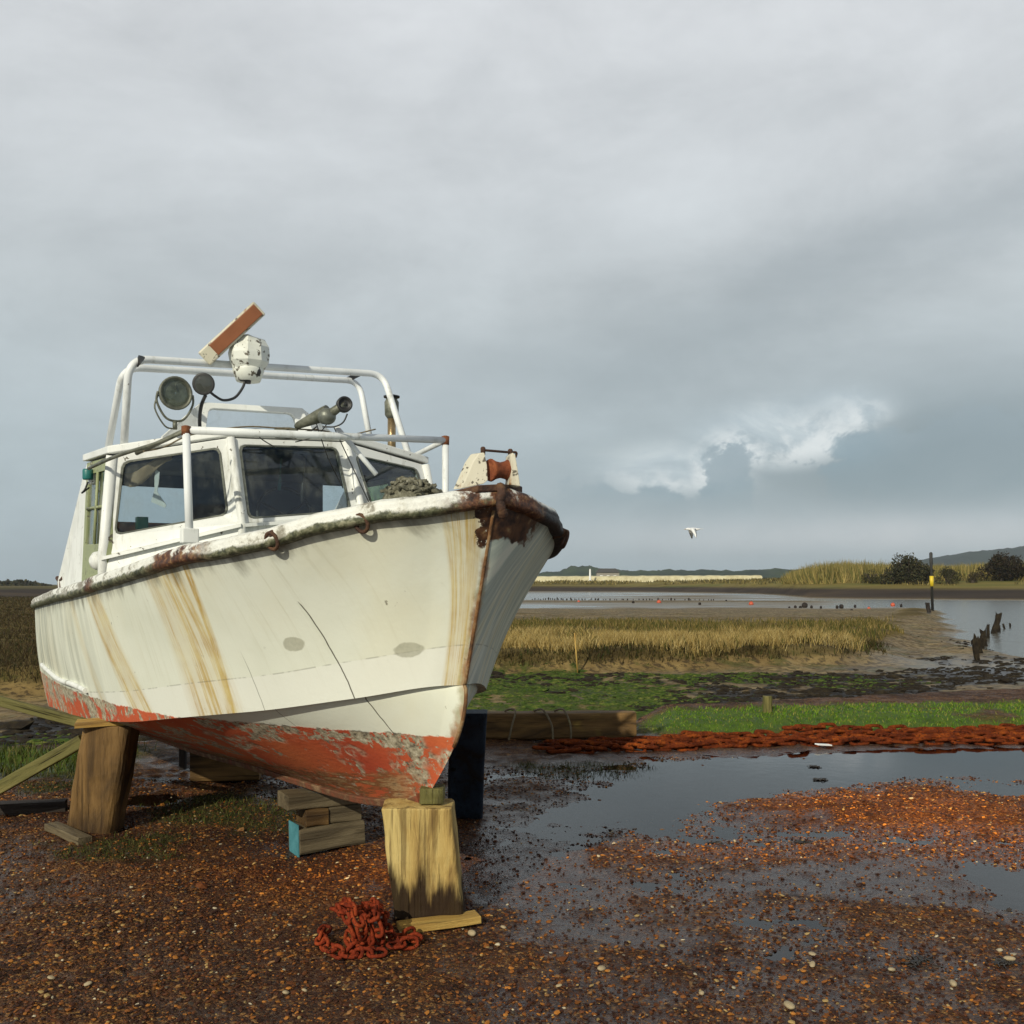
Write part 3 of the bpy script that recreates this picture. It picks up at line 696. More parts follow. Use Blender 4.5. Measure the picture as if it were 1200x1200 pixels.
# ------------------------------------------------------------------ radar
YR = 6.42
ra = MB(); d0 = by(239, 421, YR); d1 = by(304, 361, YR + .03); ax = (d1 - d0)
vw = (by(270, 390, YR + 1) - by(270, 390, YR)).normalized(); ax.normalize(); wd = ax.cross(vw).normalized(); nf = -wd.cross(ax).normalized()
if nf.dot(vw) > 0: nf = -nf
Rm = Matrix((ax, wd, nf)).transposed()
L_ = (d1 - d0).length; cc = (d0 + d1) / 2
ro = MB(); ro.box(cc, (L_, .105, .085), Rm); ro_ = ro.build('radar_antenna', MT['cream_paint'], boat, .010)
rp_ = MB(); rp_.box(cc + nf * .036 + ax * .035, (L_ * .80, .082, .022), Rm); rp_.build('front_panel', MT['brown_panel'], ro_, .004)
rh = MB(); k0 = by(291, 416, 6.54)
def lump(c, r, n1=14, n2=20, seed=0, bx_=2.6):
    Vv = []; Ff = []
    for i in range(n1 + 1):
        th = math.pi * i / n1
        for j in range(n2):
            ph = 2 * math.pi * j / n2; d = Vector((math.sin(th) * math.cos(ph), math.sin(th) * math.sin(ph), math.cos(th)))
            k = (abs(d.x) ** bx_ + abs(d.y) ** bx_ + abs(d.z) ** bx_) ** (-1 / bx_)
            w = 1 + (.13 if n1 == 8 and n2 == 9 else .07) * mnoise.noise(d * 2.6 + Vector((seed, 0, 0)))
            Vv.append(Vector(c) + Vector((d.x * r[0], d.y * r[1], d.z * r[2])) * k * w)
    for i in range(n1):
        for j in range(n2): Ff.append((i * n2 + j, i * n2 + (j + 1) % n2, (i + 1) * n2 + (j + 1) % n2, (i + 1) * n2 + j))
    return Vv, Ff
Vv, Ff = lump(k0, (.122, .12, .112), 8, 9, seed=3, bx_=3.0); rh.add(Vv, Ff, False)
rh.lathe(k0 + Vector((0, 0, -.17)), (0, 0, 1), [(0, .075), (.07, .10), (.1, .09)], 18)
rho = rh.build('radar_housing', MT['weathered_white'], boat)
bb = MB()
for px, py in ((284, 443), (302, 437), (291, 446)): bb.lathe(by(px, py, 6.5), (0, 0, 1), [(-.02, .016), (.02, .02), (.045, .014)], 10)
bb.box(by(291, 436, 6.56), (.10, .10, .02)); bb.build('mount', MT['black_rubber'], rho)
cbm = MB(); cbm.tube(curve([by(288, 444, 6.5), by(284, 455, 6.48), by(275, 466, 6.45), by(262, 469, 6.4), by(252, 464, 6.36), by(246, 459, 6.34)]), .0085, 8); cbm.build('radar_cable', MT['black_rubber'], rho)

# ------------------------------------------------------------------ lamps, mirror, horn, stack
def face_cam(c):
    w = Vector((B0.x + AX * c.x + SX * c.y, B0.y + AY * c.x + SY * c.y, c.z)) - Vector((0, 0, CH))
    w = -w.normalized(); return Vector((AX * w.x + AY * w.y, SX * w.x + SY * w.y, w.z))
YS = 6.1
sc_ = by(205, 461, YS); fd = (face_cam(sc_) + Vector((-.1, -.35, .12))).normalized()
sp = MB(); sp.lathe(sc_ - fd * .09, fd, [(0, .02), (.01, .05), (.04, .08), (.075, .095), (.10, .100), (.112, .100), (.112, .088), (.10, .086)], 28)
spo = sp.build('spotlight', MT['horn_metal'], boat)
ln = MB(); ln.lathe(sc_ + fd * .006, fd, [(0, .086), (.008, .07), (.014, .03), (.015, .004)], 24); ln.build('lens', MT['lens'], spo)
rfx = MB(); rfx.lathe(sc_ - fd * .07, fd, [(0, .012), (.02, .05), (.05, .08)], 24); rfx.lathe(sc_ - fd * .02, fd, [(0, .02), (.02, .018), (.03, .006)], 12); rfx.build('reflector', MT['chrome'], spo)
up = Vector((0, 0, 1)); rt = fd.cross(up).normalized()
yk = MB(); ypts = [sc_ + rt * .105 + fd * .01, sc_ + rt * .108 - up * .06, sc_ + rt * .06 - up * .145, sc_ - up * .165, sc_ - rt * .06 - up * .145, sc_ - rt * .108 - up * .06, sc_ - rt * .105 + fd * .01]
yk.tube(curve(ypts, 5), .007, 8); yk.tube([sc_ - up * .165, sc_ - up * .215], .014, 8); yk.tube([sc_ + up * .095, sc_ + fd * .02 + up * .02], .004, 6)
yk.tube(curve([sc_ + rt * .1 - up * .02, sc_ + rt * .12 - up * .1, sc_ + rt * .06 - up * .2, sc_ - rt * .0 - up * .21], 5), .005, 6)
yk.build('yoke', MT['horn_metal'], spo)
mc = by(238.5, 450, 6.28); fd2 = (face_cam(mc) + Vector((0, .25, .05))).normalized()
mr = MB(); mr.lathe(mc - fd2 * .045, fd2, [(0, .03), (.015, .058), (.04, .068), (.05, .068), (.05, .06)], 24); mro = mr.build('deck_lamp', MT['black_rubber'], boat)
m2 = MB(); m2.lathe(mc + fd2 * .001, fd2, [(0, .06), (.006, .045), (.008, .005)], 24); m2.build('lens', MT['lens'], mro)
m3 = MB(); m3.tube(curve([by(241, 463, 6.30), by(236, 475, 6.32), by(234, 492, 6.36), by(235, 516, 6.4)]), .011, 8); m3.build('lamp_stalk', MT['black_rubber'], mro)
# fog horn across the rail
hn = MB(); a, b = by(346, 500, 6.22), by(398, 477, 6.12); dh = (b - a).normalized()
hn.lathe(a, dh, [(0, .012), (.02, .022), (.16, .040), (.22, .045), (.24, .045)], 18)
hno = hn.build('fog_horn', MT['horn_metal'], boat)
hb_ = MB(); Vv, Ff = lump(by(383, 488, 6.12), (.055, .055, .05), 10, 14, 5, 2.2); hb_.add(Vv, Ff, True); hb_.build('horn_body', MT['grey_metal'], hno)
hf = MB(); c0 = by(404, 473.5, 6.08); fdh = (face_cam(c0) + Vector((-.2, -.2, .25))).normalized()
hf.lathe(c0 - fdh * .05, fdh, [(0, .035), (.02, .047), (.055, .047), (.062, .038), (.05, .034), (.04, .010), (.055, .006)], 22); hf.build('horn_bell', MT['black_rubber'], hno)
hk = MB(); hk.tube([by(383, 488, 6.12), by(398, 477, 6.09), c0 - fdh * .03], [.03, .024, .028], 12); hk.build('horn_neck', MT['horn_metal'], hno)
h3 = MB(); h3.lathe(by(322, 507, 6.24), (by(352, 508, 6.2) - by(322, 507, 6.24)), [(0, .018), (.01, .034), (.10, .036), (.145, .03), (.15, .015)], 16); h3.build('small_horn', MT['horn_metal'], boat)
hw = MB(); hw.tube(curve([by(407, 485, 6.1), by(402, 495, 6.1), by(392, 500, 6.12), by(378, 500, 6.13)]), .005, 6); hw.tube(curve([by(371, 500, 6.15), by(360, 508, 6.18), by(350, 511, 6.2)]), .005, 6); hw.build('horn_cable', MT['black_rubber'], hno)
# exhaust stack
ex0 = bv(459, 530, -.98)
e_ = MB(); hh_ = bv(459, 462, -.98).z - ex0.z
e_.lathe(ex0 + Vector((0, 0, -.1)), (0, 0, 1), [(0, .030), (.1 + hh_ * .60, .030)], 18)
eo = e_.build('exhaust_stack', MT['brass'], boat)
e3 = MB(); e3.lathe(ex0 + Vector((0, 0, hh_ * .58)), (0, 0, 1), [(0, .032), (hh_ * .06, .05), (hh_ * .28, .053), (hh_ * .36, .035)], 18); e3.build('silencer', MT['horn_metal'], eo)
e2 = MB(); e2.lathe(ex0 + Vector((0, 0, hh_ * .94)), (0, 0, 1), [(0, .058), (.012, .06), (.02, .03)], 18); e2.build('cap', MT['black_rubber'], eo)
# starboard side light on the wing
nv = by(103, 556, 6.7)
nl_ = MB(); nl_.box(nv + Vector((.03, -.035, .0)), (.07, .05, .12)); nlo = nl_.build('side_light', MT['white_paint'], boat, .008)
n2 = MB(); n2.lathe(nv + Vector((0, .0, -.035)), (0, 0, 1), [(0, .03), (.01, .034), (.06, .034), (.07, .03)], 16); n2.build('lens', MT['teal_plastic'], nlo)
n3 = MB(); n3.tube(curve([nv + Vector((0, 0, -.05)), nv + Vector((-.01, .02, -.10)), nv + Vector((.03, .03, -.12)), nv + Vector((.07, -.02, -.08))]), .006, 6); n3.build('cable', MT['black_rubber'], nlo)
n4 = MB(); n4.tube([nv + Vector((.07, -.05, .06)), bv(128, 536, 1.02)], .012, 8); n4.tube([nv + Vector((.03, -.035, .06)), nv + Vector((.03, -.035, .085))], .015, 8); n4.build('bracket', MT['horn_metal'], nlo)
# round vent at the foot of the wheelhouse
vn = MB(); vc_ = bv(115, 657, 1.06); vn.lathe(vc_ + Vector((0, .0, 0)), (-.3, 1, .1), [(-.06, .03), (-.045, .05), (0, .06), (.03, .05), (.05, .02)], 18); vn.build('deck_vent', MT['white_paint'], boat)
# cleat on the quarter
cl = MB(); cc_ = bv(71, 685, .98); cl.tube(curve([cc_ + Vector((-.13, 0, .05)), cc_ + Vector((-.05, 0, .035)), cc_ + Vector((.05, 0, .035)), cc_ + Vector((.13, 0, .05))]), .018, 8)
cl.tube([cc_ + Vector((-.04, 0, .04)), cc_ + Vector((-.05, 0, -.05))], .017, 8); cl.tube([cc_ + Vector((.04, 0, .04)), cc_ + Vector((.05, 0, -.05))], .017, 8); cl.build('cleat', MT['dark_rust'], boat)
# mooring rings below the gunwale
def ring(px, py, port=False, r=.036):
    if port: q0 = by(px, py, 5.12)
    else: q0 = nearest_uv(px, py)[2]
    sg = -1 if port else 1
    out = Vector((-.35, sg * .9, 0)).normalized()
    c = q0 + out * .03
    m_ = MB(); along = Vector((out.y, -out.x, 0))
    m_.tube([c + along * (r * math.cos(a)) + Vector((0, 0, r * math.sin(a))) + out * .012 * math.sin(a) for a in np.linspace(0, 2 * math.pi, 20, endpoint=False)], .009, 8, closed=True)
    o = m_.build('mooring_ring', MT['dark_rust'], boat)
    k = MB(); k.lathe(c - out * .06 + Vector((0, 0, r * .9)), out, [(0, .035), (.03, .03), (.06, .018), (.075, .012)], 12); k.build('ring_boss', MT['dark_rust'], o)
ring(325, 636); ring(428, 614); ring(655, 632, True, .04); ring(637, 614, True, .03)

# ------------------------------------------------------------------ bow roller and stem fittings
zb = zG[0] + .09
br = MB()
Yb_ = 4.46
def cheek(base, top, off):
    V_ = [by(a, b, Yb_ + off) for a, b in base]
    return V_
c1 = [by(a, b, 4.40) for a, b in ((540, 573), (546, 560), (554, 541), (561, 531), (568, 530), (571, 545), (572, 563), (567, 567))]
dv = Vector((.0, -.03, 0))
br.plate(c1, Vector((.05, .012, .0)))
c2 = [by(a, b, 4.45) for a, b in ((598, 534), (601, 530), (604, 533), (607, 550), (610, 570), (597, 568), (599, 552))]
br.plate(c2, Vector((.07, -.02, 0)))
c3 = [by(a, b, Yy) for a, b, Yy in ((541, 574, 4.40), (572, 568, 4.40), (609, 569, 4.62), (606, 574, 4.80), (570, 571, 4.75))]
br.plate(c3, Vector((0, 0, -.02)))
br.plate([by(a, b, 4.41) for a, b in ((553, 557), (569, 553), (570, 556), (563, 560))], Vector((.02, .03, 0)))
bro = br.build('bow_roller', MT['fairlead_paint'], boat, .004)
p0, p1 = by(573, 551, 4.43), by(599, 551, 4.50); dr = (p1 - p0); Lr = dr.length
rol = MB(); rol.lathe(p0, dr, [(0, .046), (Lr * .08, .050), (Lr * .25, .040), (Lr * .5, .034), (Lr * .75, .040), (Lr * .92, .050), (Lr, .046)], 20); rol.build('roller', MT['orange_rust'], bro)
rd = MB(); rd.tube(fillet([by(565, 526, 4.42), by(566, 527.5, 4.42), by(596, 530, 4.5), by(606, 530, 4.53), by(604, 536, 4.53)], .02, 3), .0055, 8)
rd.lathe(by(566, 533, 4.42), (0, 0, 1), [(0, .010), (.03, .011), (.035, .006)], 10); rd.lathe(by(598, 534, 4.51), (0, 0, 1), [(0, .010), (.025, .011), (.03, .006)], 10); rd.build('pin', MT['dark_rust'], bro)
hs = MB(); hp = [by(585, 569, 4.41), by(588, 577, 4.385), by(586, 588, 4.385), by(588, 598, 4.39), by(590, 605, 4.41)]
hs.tube(curve(hp, 5), [.018, .022, .02, .022, .02] * 4 + [.016], 8); hs.build('hanging_strap', MT['dark_rust'], bro)
bp = MB(); bp.plate([by(a, b, Yy) for a, b, Yy in ((528, 576, 4.38), (560, 568, 4.36), (590, 567, 4.40), (612, 570, 4.62), (606, 569, 4.9), (560, 570, 4.8))], Vector((0, 0, -.03))); bp.build('bow_plate', MT['dark_rust'], boat, .005)

# things lying aboard
net = MB(); rng = random.Random(3)
nb0 = by(482, 572, 6.55)
for k in range(90):
    a = rng.uniform(0, 6.28); rr_ = rng.uniform(0, 1) ** .6; p = nb0 + Vector((rr_ * .17 * math.cos(a), rr_ * .17 * math.sin(a), .10 * (1 - rr_ ** 1.5) * rng.uniform(.4, 1) - .03))
    pts_ = [p + Vector((rng.uniform(-.05, .05), rng.uniform(-.05, .05), rng.uniform(-.02, .025))) for _ in range(4)]
    net.tube(curve(pts_, 3), rng.uniform(.006, .016), 5)
Vv, Ff = lump(nb0 + Vector((0, 0, -.12)), (.19, .19, .17), 10, 16, 9, 2.0); net.add(Vv, Ff, True)
def to_world(o):                                  # an object modelled in boat axes that is not part of the boat
    o.location = B0; o.rotation_euler = (0, 0, math.atan2(AY, AX)); return o
tag(to_world(net.build('net_heap', MT['net'])), 'tangled heap of old netting on the foredeck before the right window', 'net')
ch_ = MB(); cv = []
for i in range(9):
    for j in range(5):
        s, t = i / 8, j / 4
        base = [by(146, 562, 6.5), by(172, 541, 6.5), by(186, 552, 6.5), by(202, 532, 6.5)]
        x0 = 146 + 56 * s; ytop = 555 - 22 * s; wdt = 14 * math.sin(math.pi * min(1, .25 + s * .8)) + 4
        p = onplane(x0, ytop + wdt * t + 3 * math.sin(7 * s), At + nl * .05, nl) + nl * (.012 * math.sin(9 * s + 3 * t)); cv.append(p)
ch_.add(cv, [(i * 5 + j, (i + 1) * 5 + j, (i + 1) * 5 + j + 1, i * 5 + j + 1) for i in range(8) for j in range(4)], True)
o_ = ch_.build('hanging_cloth', MT['cloth']); sd = o_.modifiers.new('thick', 'SOLIDIFY'); sd.thickness = .006
tag(to_world(o_), 'torn tan cloth hanging inside the left wheelhouse window', 'cloth')
pa = MB(); pv = [(182, 550), (187, 553), (186, 565), (184, 576), (190, 585), (195, 592), (193, 595), (186, 592), (177, 588), (178, 584), (181, 574), (181, 560)]
pa.plate([onplane(a, b, At + nl * .07, nl) for a, b in pv], nl * .008); tag(to_world(pa.build('torn_paper', MT['paper'])), 'torn white strip dangling under tan cloth in the left wheelhouse window', 'strip')
for k, (px, y0, y1, mt_, lb) in enumerate(((327, 524, 575, 'teal_plastic', 'teal handled brush hanging inside the middle wheelhouse window'), (354, 524, 590, 'black_rubber', 'dark float hanging on a cord inside the middle wheelhouse window'))):
    g_ = MB(); q0 = by(px + 4, y0, 6.62); q1 = by(px + 1, (y0 + y1) / 2 + 8, 6.62); q2 = by(px, y1, 6.62)
    g_.tube([q0, q1], .0035, 5); g_.tube(curve([q1, q1 * .6 + q2 * .4, q2], 4), [.006, .008, .011, .012, .013, .013, .012, .011, .008], 8)
    tag(to_world(g_.build('hanging_brush' if k == 0 else 'hanging_float', MT[mt_])), lb, 'brush' if k == 0 else 'float')

# ------------------------------------------------------------------ terrain
def ye(X): return np.interp(X, [-40, -7, -4, -1, .9, 1.9, 7.3, 20, 60], [9.4, 9.5, 10.2, 11.0, 11.1, 12.6, 14.7, 19, 30])
def puddles(X, Y):
    w = gau(X, Y, .95, 7.55, .55, .75) + gau(X, Y, 1.9, 8.7, 1.0, .6) + gau(X, Y, 3.9, 9.25, 1.6, .7) + gau(X, Y, 6.2, 9.6, 2, .9) + .5 * gau(X, Y, 2.6, 8.7, .6, .4)
    w = w - .75 * gau(X, Y, 2.55, 7.3, .75, .55) - .5 * gau(X, Y, 3.6, 7.6, .5, .6) + .9 * gau(X, Y, 2.95, 5.35, .45, .6) + .8 * gau(X, Y, 3.9, 8.0, .5, .4)
    w = w + .5 * gau(X, Y, .35, 6.9, .35, .5) + .7 * gau(X, Y, 1.4, 8.1, .6, .5) + .75 * gau(X, Y, -2.75, 7.65, .32, .25) + .30 * gau(X, Y, 1.6, 6.6, .8, .3)
    return np.clip(w, -.6, 1.0)
PL = -.022
def wets(X, Y):
    w = 1.1 * gau(X, Y, .1, 6.0, .45, .9) + .9 * gau(X, Y, 1.3, 5.5, 1.3, .55) + .9 * gau(X, Y, 2.4, 5.5, .6, .8) + .8 * gau(X, Y, .6, 4.6, .8, .35) + gau(X, Y, .2, 7.6, .8, .8) + .9 * gau(X, Y, 1.8, 7.0, .8, .4) + .6 * gau(X, Y, 3.6, 6.6, .5, .4)
    return sst(.38, .62, w * .7 + (fbm(X * 1.6, Y * 1.6, 131) - .5) * .8 + (fbm(X * 6, Y * 6, 133, 3) - .5) * .35)
def warmth(X, Y): return np.clip(gau(X, Y, 2.7, 7.4, 1.2, .9) + .6 * gau(X, Y, -.6, 5.7, .8, .4) + .6 * gau(X, Y, 3, 6.3, .8, .6) + .5 * gau(X, Y, 1.3, 6.2, .8, .3), 0, 1)
def terr(X, Y):
    t = X / np.maximum(Y, 1.0)
    e = ye(X)
    near = 1 - sst(16, 24, Y)
    z = (fbm(X * .9, Y * .9, 3) - .5) * .05 * near - .055 * puddles(X, Y) * near + (fbm(X * 4.2, Y * 4.2, 21, 4) - .5) * .044 * near + (vnoise(X * 24, Y * 24, 5) - .5) * .008 * near - .006 * wets(X, Y) * near
    z = z + (vnoise(X * 11, Y * 11, 6) - .5) * .016 * near + .11 * sst(1.3, 1.9, X) * sst(10.5 + .125 * X, 11.2 + .125 * X, Y) + .03 * sst(-3, -4, X) * sst(e - 1.2, e - .4, Y)
    drop = sst(e - .1, e + 2.4, Y)
    zm = -.70 + (fbm(X * .55, Y * .55, 31) - .5) * .20 + (fbm(X * 2.2, Y * 2.2, 41, 3) - .5) * .09
    xw = np.interp(Y, [14, 20, 26, 32, 44, 60, 90], [13, 13.6, 14.6, 16.2, 19.4, 25.5, 37.5]) + (fbm(Y * .25, X * .05, 57) - .5) * 2.5
    zm = zm - .34 * sst(-1.2, 2.2, X - xw)
    yb = np.interp(X, [-60, -30, -10, 0, 11, 60], [17, 18, 20.5, 26.5, 29.5, 40]) + (fbm(X * .3, Y * .05, 51) - .5) * 3
    xr = np.interp(Y, [20, 28, 34, 60, 90, 110], [10.2, 10.6, 12.5, 24, 37, 44]) + (fbm(Y * .2, X * .1, 53) - .5) * 2.5
    bm = sst(yb, yb + 1.5, Y) * (1 - sst(xr - 2.0, xr + 1.6, X))
    lft = sst(-.16, -.30, t)
    zt = -.18 - .30 * sst(36, 62, Y) * (1 - lft) - .42 * sst(66, 125, Y) * (1 - lft) + (fbm(X * .25, Y * .25, 61) - .5) * .16 + (fbm(X * 1.6, Y * 1.6, 65, 3) - .5) * .10 * near_far(Y)
    zt = zt + .30 * np.exp(-((t - .405) / .025) ** 2) * sst(50, 75, Y) * (1 - sst(88, 99, Y))
    zl = zm + (zt - zm) * bm
    z = z * (1 - drop) + zl * drop
    # far shore
    ysh = np.interp(t, [-.6, -.3, -.05, .1, .2, .25, .29, .34, .5, .7], [110, 200, 330, 330, 290, 235, 175, 158, 146, 140])
    fz = sst(0, 66, Y - ysh) * 3.4 + (fbm(X * .03, Y * .03, 73) - .5) * .9 * sst(0, 40, Y - ysh)
    tid = -.815 + (fbm(X * .03, Y * .035, 71, 5) - .5) * .42 - .15 * sst(.28, .36, t)
    k = sst(95, 130, Y) * (1 - lft)
    z = z * (1 - k) + tid * k
    z = z + fz * (1 - lft * .7) * sst(100, 140, Y)
    return z
def near_far(Y): return 1 - .8 * sst(40, 120, Y)
ys = [-8.0]
while ys[-1] < 6500:
    y = ys[-1]; ys.append(y + (.5 if y < 2 else .0032 * (y + .5) if y < 12.5 else .0085 * y if y < 60 else .014 * y))
ys = np.array(ys); tt = np.sign(np.linspace(-1, 1, 660)) * np.abs(np.linspace(-1, 1, 660)) ** 1.15 * .95
GX = tt[None, :] * (ys[:, None] + 3.0 + 9 * (ys[:, None] < 2) * (2 - ys[:, None]) / 10); GY = np.repeat(ys[:, None], len(tt), 1)
GZ = terr(GX, GY)
e_ = ye(GX); t_ = GX / np.maximum(GY, 1)
def masks(X, Y, Z):
    e = ye(X); t = X / np.maximum(Y, 1)
    n1 = fbm(X * 1.3, Y * 1.3, 81); n2 = fbm(X * .4, Y * .4, 83); n3 = fbm(X * 3, Y * 3, 85, 3)
    grass = sst(1.2, 1.7, X) * sst(10.45 + .125 * X, 10.8 + .125 * X, Y + (n1 - .5) * .35) * (1 - sst(e - .6 - .16 * np.clip(X - 1.5, 0, 6), e - .1 - .16 * np.clip(X - 1.5, 0, 6), Y + (n1 - .5) * .9))
    grass = grass + sst(-3.2, -4.0, X) * sst(8.1, 8.7, Y + (n1 - .5)) * (1 - sst(9.6, 10.3, Y + (n1 - .5) * .6))
    tuft = np.clip(1.2 * gau(X, Y, .85, 8.9, .7, .5) + gau(X, Y, -1.9, 7.2, .9, .8) + .9 * gau(X, Y, -2.4, 6.2, .5, .35) + .8 * gau(X, Y, -4, 8.2, 1.0, .8) + .5 * gau(X, Y, -.8, 9.3, 1.6, .8), 0, 1)
    tuft = sst(.35, .62, tuft * .75 + (n3 - .5) * .7)
    mud = sst(e + .2, e + 1.0, Y + (n1 - .5) * .8)
    bank = sst(-.50, -.36, Z + (n3 - .5) * .10) * sst(16, 20, Y)
    alg = np.clip(gau(X, Y, 1.2, 21, 3.2, 4.5) * 1.4 + .9 * gau(X, Y, 7.5, 24, 2.5, 1.6) + gau(X, Y, -4, 14, 5, 3) + .75 * gau(X, Y, 4, 25.6, 9, 1.3), 0, 1)
    alg = sst(.40, .58, alg * .55 + (n2 - .5) * .6 + (n3 - .5) * .7 + .08)
    weed = np.clip(gau(X, Y, 6.2, 21.5, 2.6, 2.0) * 1.15 + gau(X, Y, 8.8, 23.5, 2.2, 2.0) + .9 * gau(X, Y, 12, 26.5, 2.2, 2.6) + .9 * gau(X, Y, 3.2, 19.2, 1.1, 1.3) + .7 * gau(X, Y, 9, 19, 2, 1.2) + .9 * gau(X, Y, 14.5, 30, 2.5, 3.5) + .9 * gau(X, Y, 18.5, 40, 2.0, 4) + 1.1 * gau(X, Y, -8, 15.5, 6, 4) + .80 * gau(X, Y, 5, 25.3, 9, 2), 0, 1)
    weed = sst(.42, .52, weed * .55 + (fbm(X * .7, Y * .35, 89) - .5) * .8 + (n3 - .5) * .5 + .06)
    far = sst(118, 150, Y) * sst(-.78, -.55, Z)
    vege = sst(.55, 1.15, Z + (fbm(X * .06, Y * .06, 87) - .5) * .3) * far
    wetm = np.maximum(sst(-.70, -.84, Z), np.clip(1.3 * gau(X, Y, 13.5, 27, 3.2, 6) * sst(.35, .6, n2 + .12) + 0 * X, 0, 1))
    return np.stack([np.clip(grass, 0, 1) * sst(.24, .40, n2 * .5 + n3 * .5), tuft * (1 - mud), mud], -1), np.stack([bank, alg * mud * (1 - bank), weed * mud * (1 - bank)], -1), np.stack([far, vege, wetm], -1)
mA, mB, mC = masks(GX, GY, GZ)
def ground_mat():
    m, n = mat('ground'); geo = n.new('ShaderNodeNewGeometry').outputs['Position']; p = n.obj()
    ga = n.sep(n.attr('za')); gb = n.sep(n.attr('zb')); gc = n.sep(n.attr('zc'))
    w1 = n.noise(p, 1.1, 4, .6); w2 = n.noise(p, 5, 5, .65); w3 = n.noise(p, 26, 4, .7)
    v1 = n.new('ShaderNodeTexVoronoi'); n.put(v1.inputs['Vector'], p); v1.inputs['Scale'].default_value = 62
    v2 = n.new('ShaderNodeTexVoronoi'); n.put(v2.inputs['Vector'], p); v2.inputs['Scale'].default_value = 130
    cr = n.sep(v1.outputs['Color']); cr2 = n.sep(v2.outputs['Color'])
    g1 = n.ramp(cr[0], [(.0, (.010, .006, .005)), (.35, (.040, .017, .010)), (.6, (.085, .034, .014)), (.82, (.19, .078, .020)), (.95, (.32, .17, .05))])
    g2 = n.ramp(cr2[0], [(.0, (.014, .009, .008)), (.5, (.042, .018, .012)), (.85, (.105, .044, .017)), (.97, (.22, .14, .065))])
    grav = n.mix(n.step(w3, .42, .58), g2, g1)
    grav = n.mix(n.m('MULTIPLY', n.step(w2, .5, .68), .65), grav, (.020, .012, .010))
    lowf = n.noise(n.map(p, (.7, .9, 1), (2, 6, 0)), 1, 5, .6, .5); grav = n.mix(n.m('MULTIPLY', n.step(lowf, .50, .66), .55), grav, (.022, .011, .009)); warm = n.step(w1, .42, .62); grav = n.mix(n.m('MULTIPLY', warm, .38), grav, n.mix(.5, grav, (.17, .075, .022), 'ADD'))
    grav = n.mix(n.m('MULTIPLY', n.sep(n.attr('zd'))[1], .85), grav, n.mix(1, grav, (3.2, 1.9, .8), 'MULTIPLY'))
    hg = n.m('SUBTRACT', n.m('SUBTRACT', 1, n.m('MULTIPLY', v1.outputs['Distance'], 1.0)), n.m('MULTIPLY', v2.outputs['Distance'], .6))
    mud = n.ramp(n.noise(p, .8, 6, .65), [(.3, (.10, .066, .028)), (.5, (.20, .135, .052)), (.68, (.31, .22, .085))])
    mud = n.mix(n.m('MULTIPLY', n.step(w2, .48, .60), .8), mud, (.042, .030, .018)); mud = n.mix(n.m('MULTIPLY', n.step(n.noise(n.map(p, (1.1, 1.6, 1), (3, 5, 0)), 1, 7, .7), .52, .60), .75), mud, n.mix(n.step(w3, .4, .6), (.05, .055, .014), (.11, .10, .03)))
    gsoil = n.ramp(w2, [(.35, (.045, .085, .012)), (.6, (.10, .16, .022))])
    tsoil = n.ramp(w3, [(.35, (.022, .026, .010)), (.6, (.055, .062, .018))])
    bank = n.ramp(n.noise(p, .5, 7, .7), [(.30, (.035, .025, .011)), (.44, (.075, .054, .02)), (.58, (.15, .11, .04)), (.70, (.055, .06, .015))])
    alg = n.ramp(w2, [(.35, (.018, .034, .010)), (.55, (.045, .075, .014)), (.7, (.12, .12, .035))])
    weed = n.ramp(w3, [(.35, (.006, .006, .008)), (.7, (.028, .024, .022))])
    farm = n.ramp(n.noise(n.map(p, (.02, .06, .5)), 1, 5, .6), [(.3, (.030, .023, .019)), (.55, (.055, .040, .030)), (.75, (.10, .07, .042))])
    farv = n.ramp(n.noise(n.map(p, (.015, .05, .5)), 1, 5, .65), [(.3, (.09, .07, .02)), (.5, (.20, .16, .05)), (.65, (.10, .11, .03)), (.8, (.28, .22, .08))])
    wet = n.mix(n.m('MULTIPLY', gc[2], .35), mud, (.085, .085, .072))
    c = n.mix(ga[2], grav, wet); c = n.mix(n.m('MULTIPLY', ga[0], 1), c, gsoil); c = n.mix(n.m('MULTIPLY', ga[1], .8), c, tsoil)
    c = n.mix(gb[0], c, bank); c = n.mix(n.m('MULTIPLY', gb[1], .9), c, alg); c = n.mix(n.m('MULTIPLY', gb[2], .95), c, weed)
    c = n.mix(gc[0], c, farm); c = n.mix(gc[1], c, farv)
    near = n.m('SUBTRACT', 1, ga[2])
    pz = n.sep(geo)[2]; wetg = n.m('MAXIMUM', n.sep(n.attr('zd'))[0], n.m('MULTIPLY', near, n.m('SUBTRACT', 1, n.step(n.m('ADD', pz, n.m('MULTIPLY', n.m('SUBTRACT', w2, .5), .03)), PL + .002, PL + .030))))
    c = n.mix(n.m('MULTIPLY', wetg, .6), c, (.024, .014, .013))
    ro = n.m('ADD', .42, n.m('MULTIPLY', n.step(w2, .35, .6), .25)); ro = n.mix(n.m('MULTIPLY', wetg, .9), ro, (.14, .14, .14)); ro = n.mix(gc[2], ro, (.30, .30, .30)); ro = n.mix(gb[0], ro, (.95, .95, .95)); ro = n.mix(n.m('MAXIMUM', gb[1], gc[0]), ro, (.9, .9, .9))
    hh = n.m('ADD', n.m('MULTIPLY', hg, n.m('MULTIPLY', near, n.m('SUBTRACT', 1, n.m('MULTIPLY', wetg, .75)))), n.m('MULTIPLY', w3, .8))
    spc = n.m('ADD', .08, n.m('MULTIPLY', n.m('MAXIMUM', wetg, gc[2]), .42))
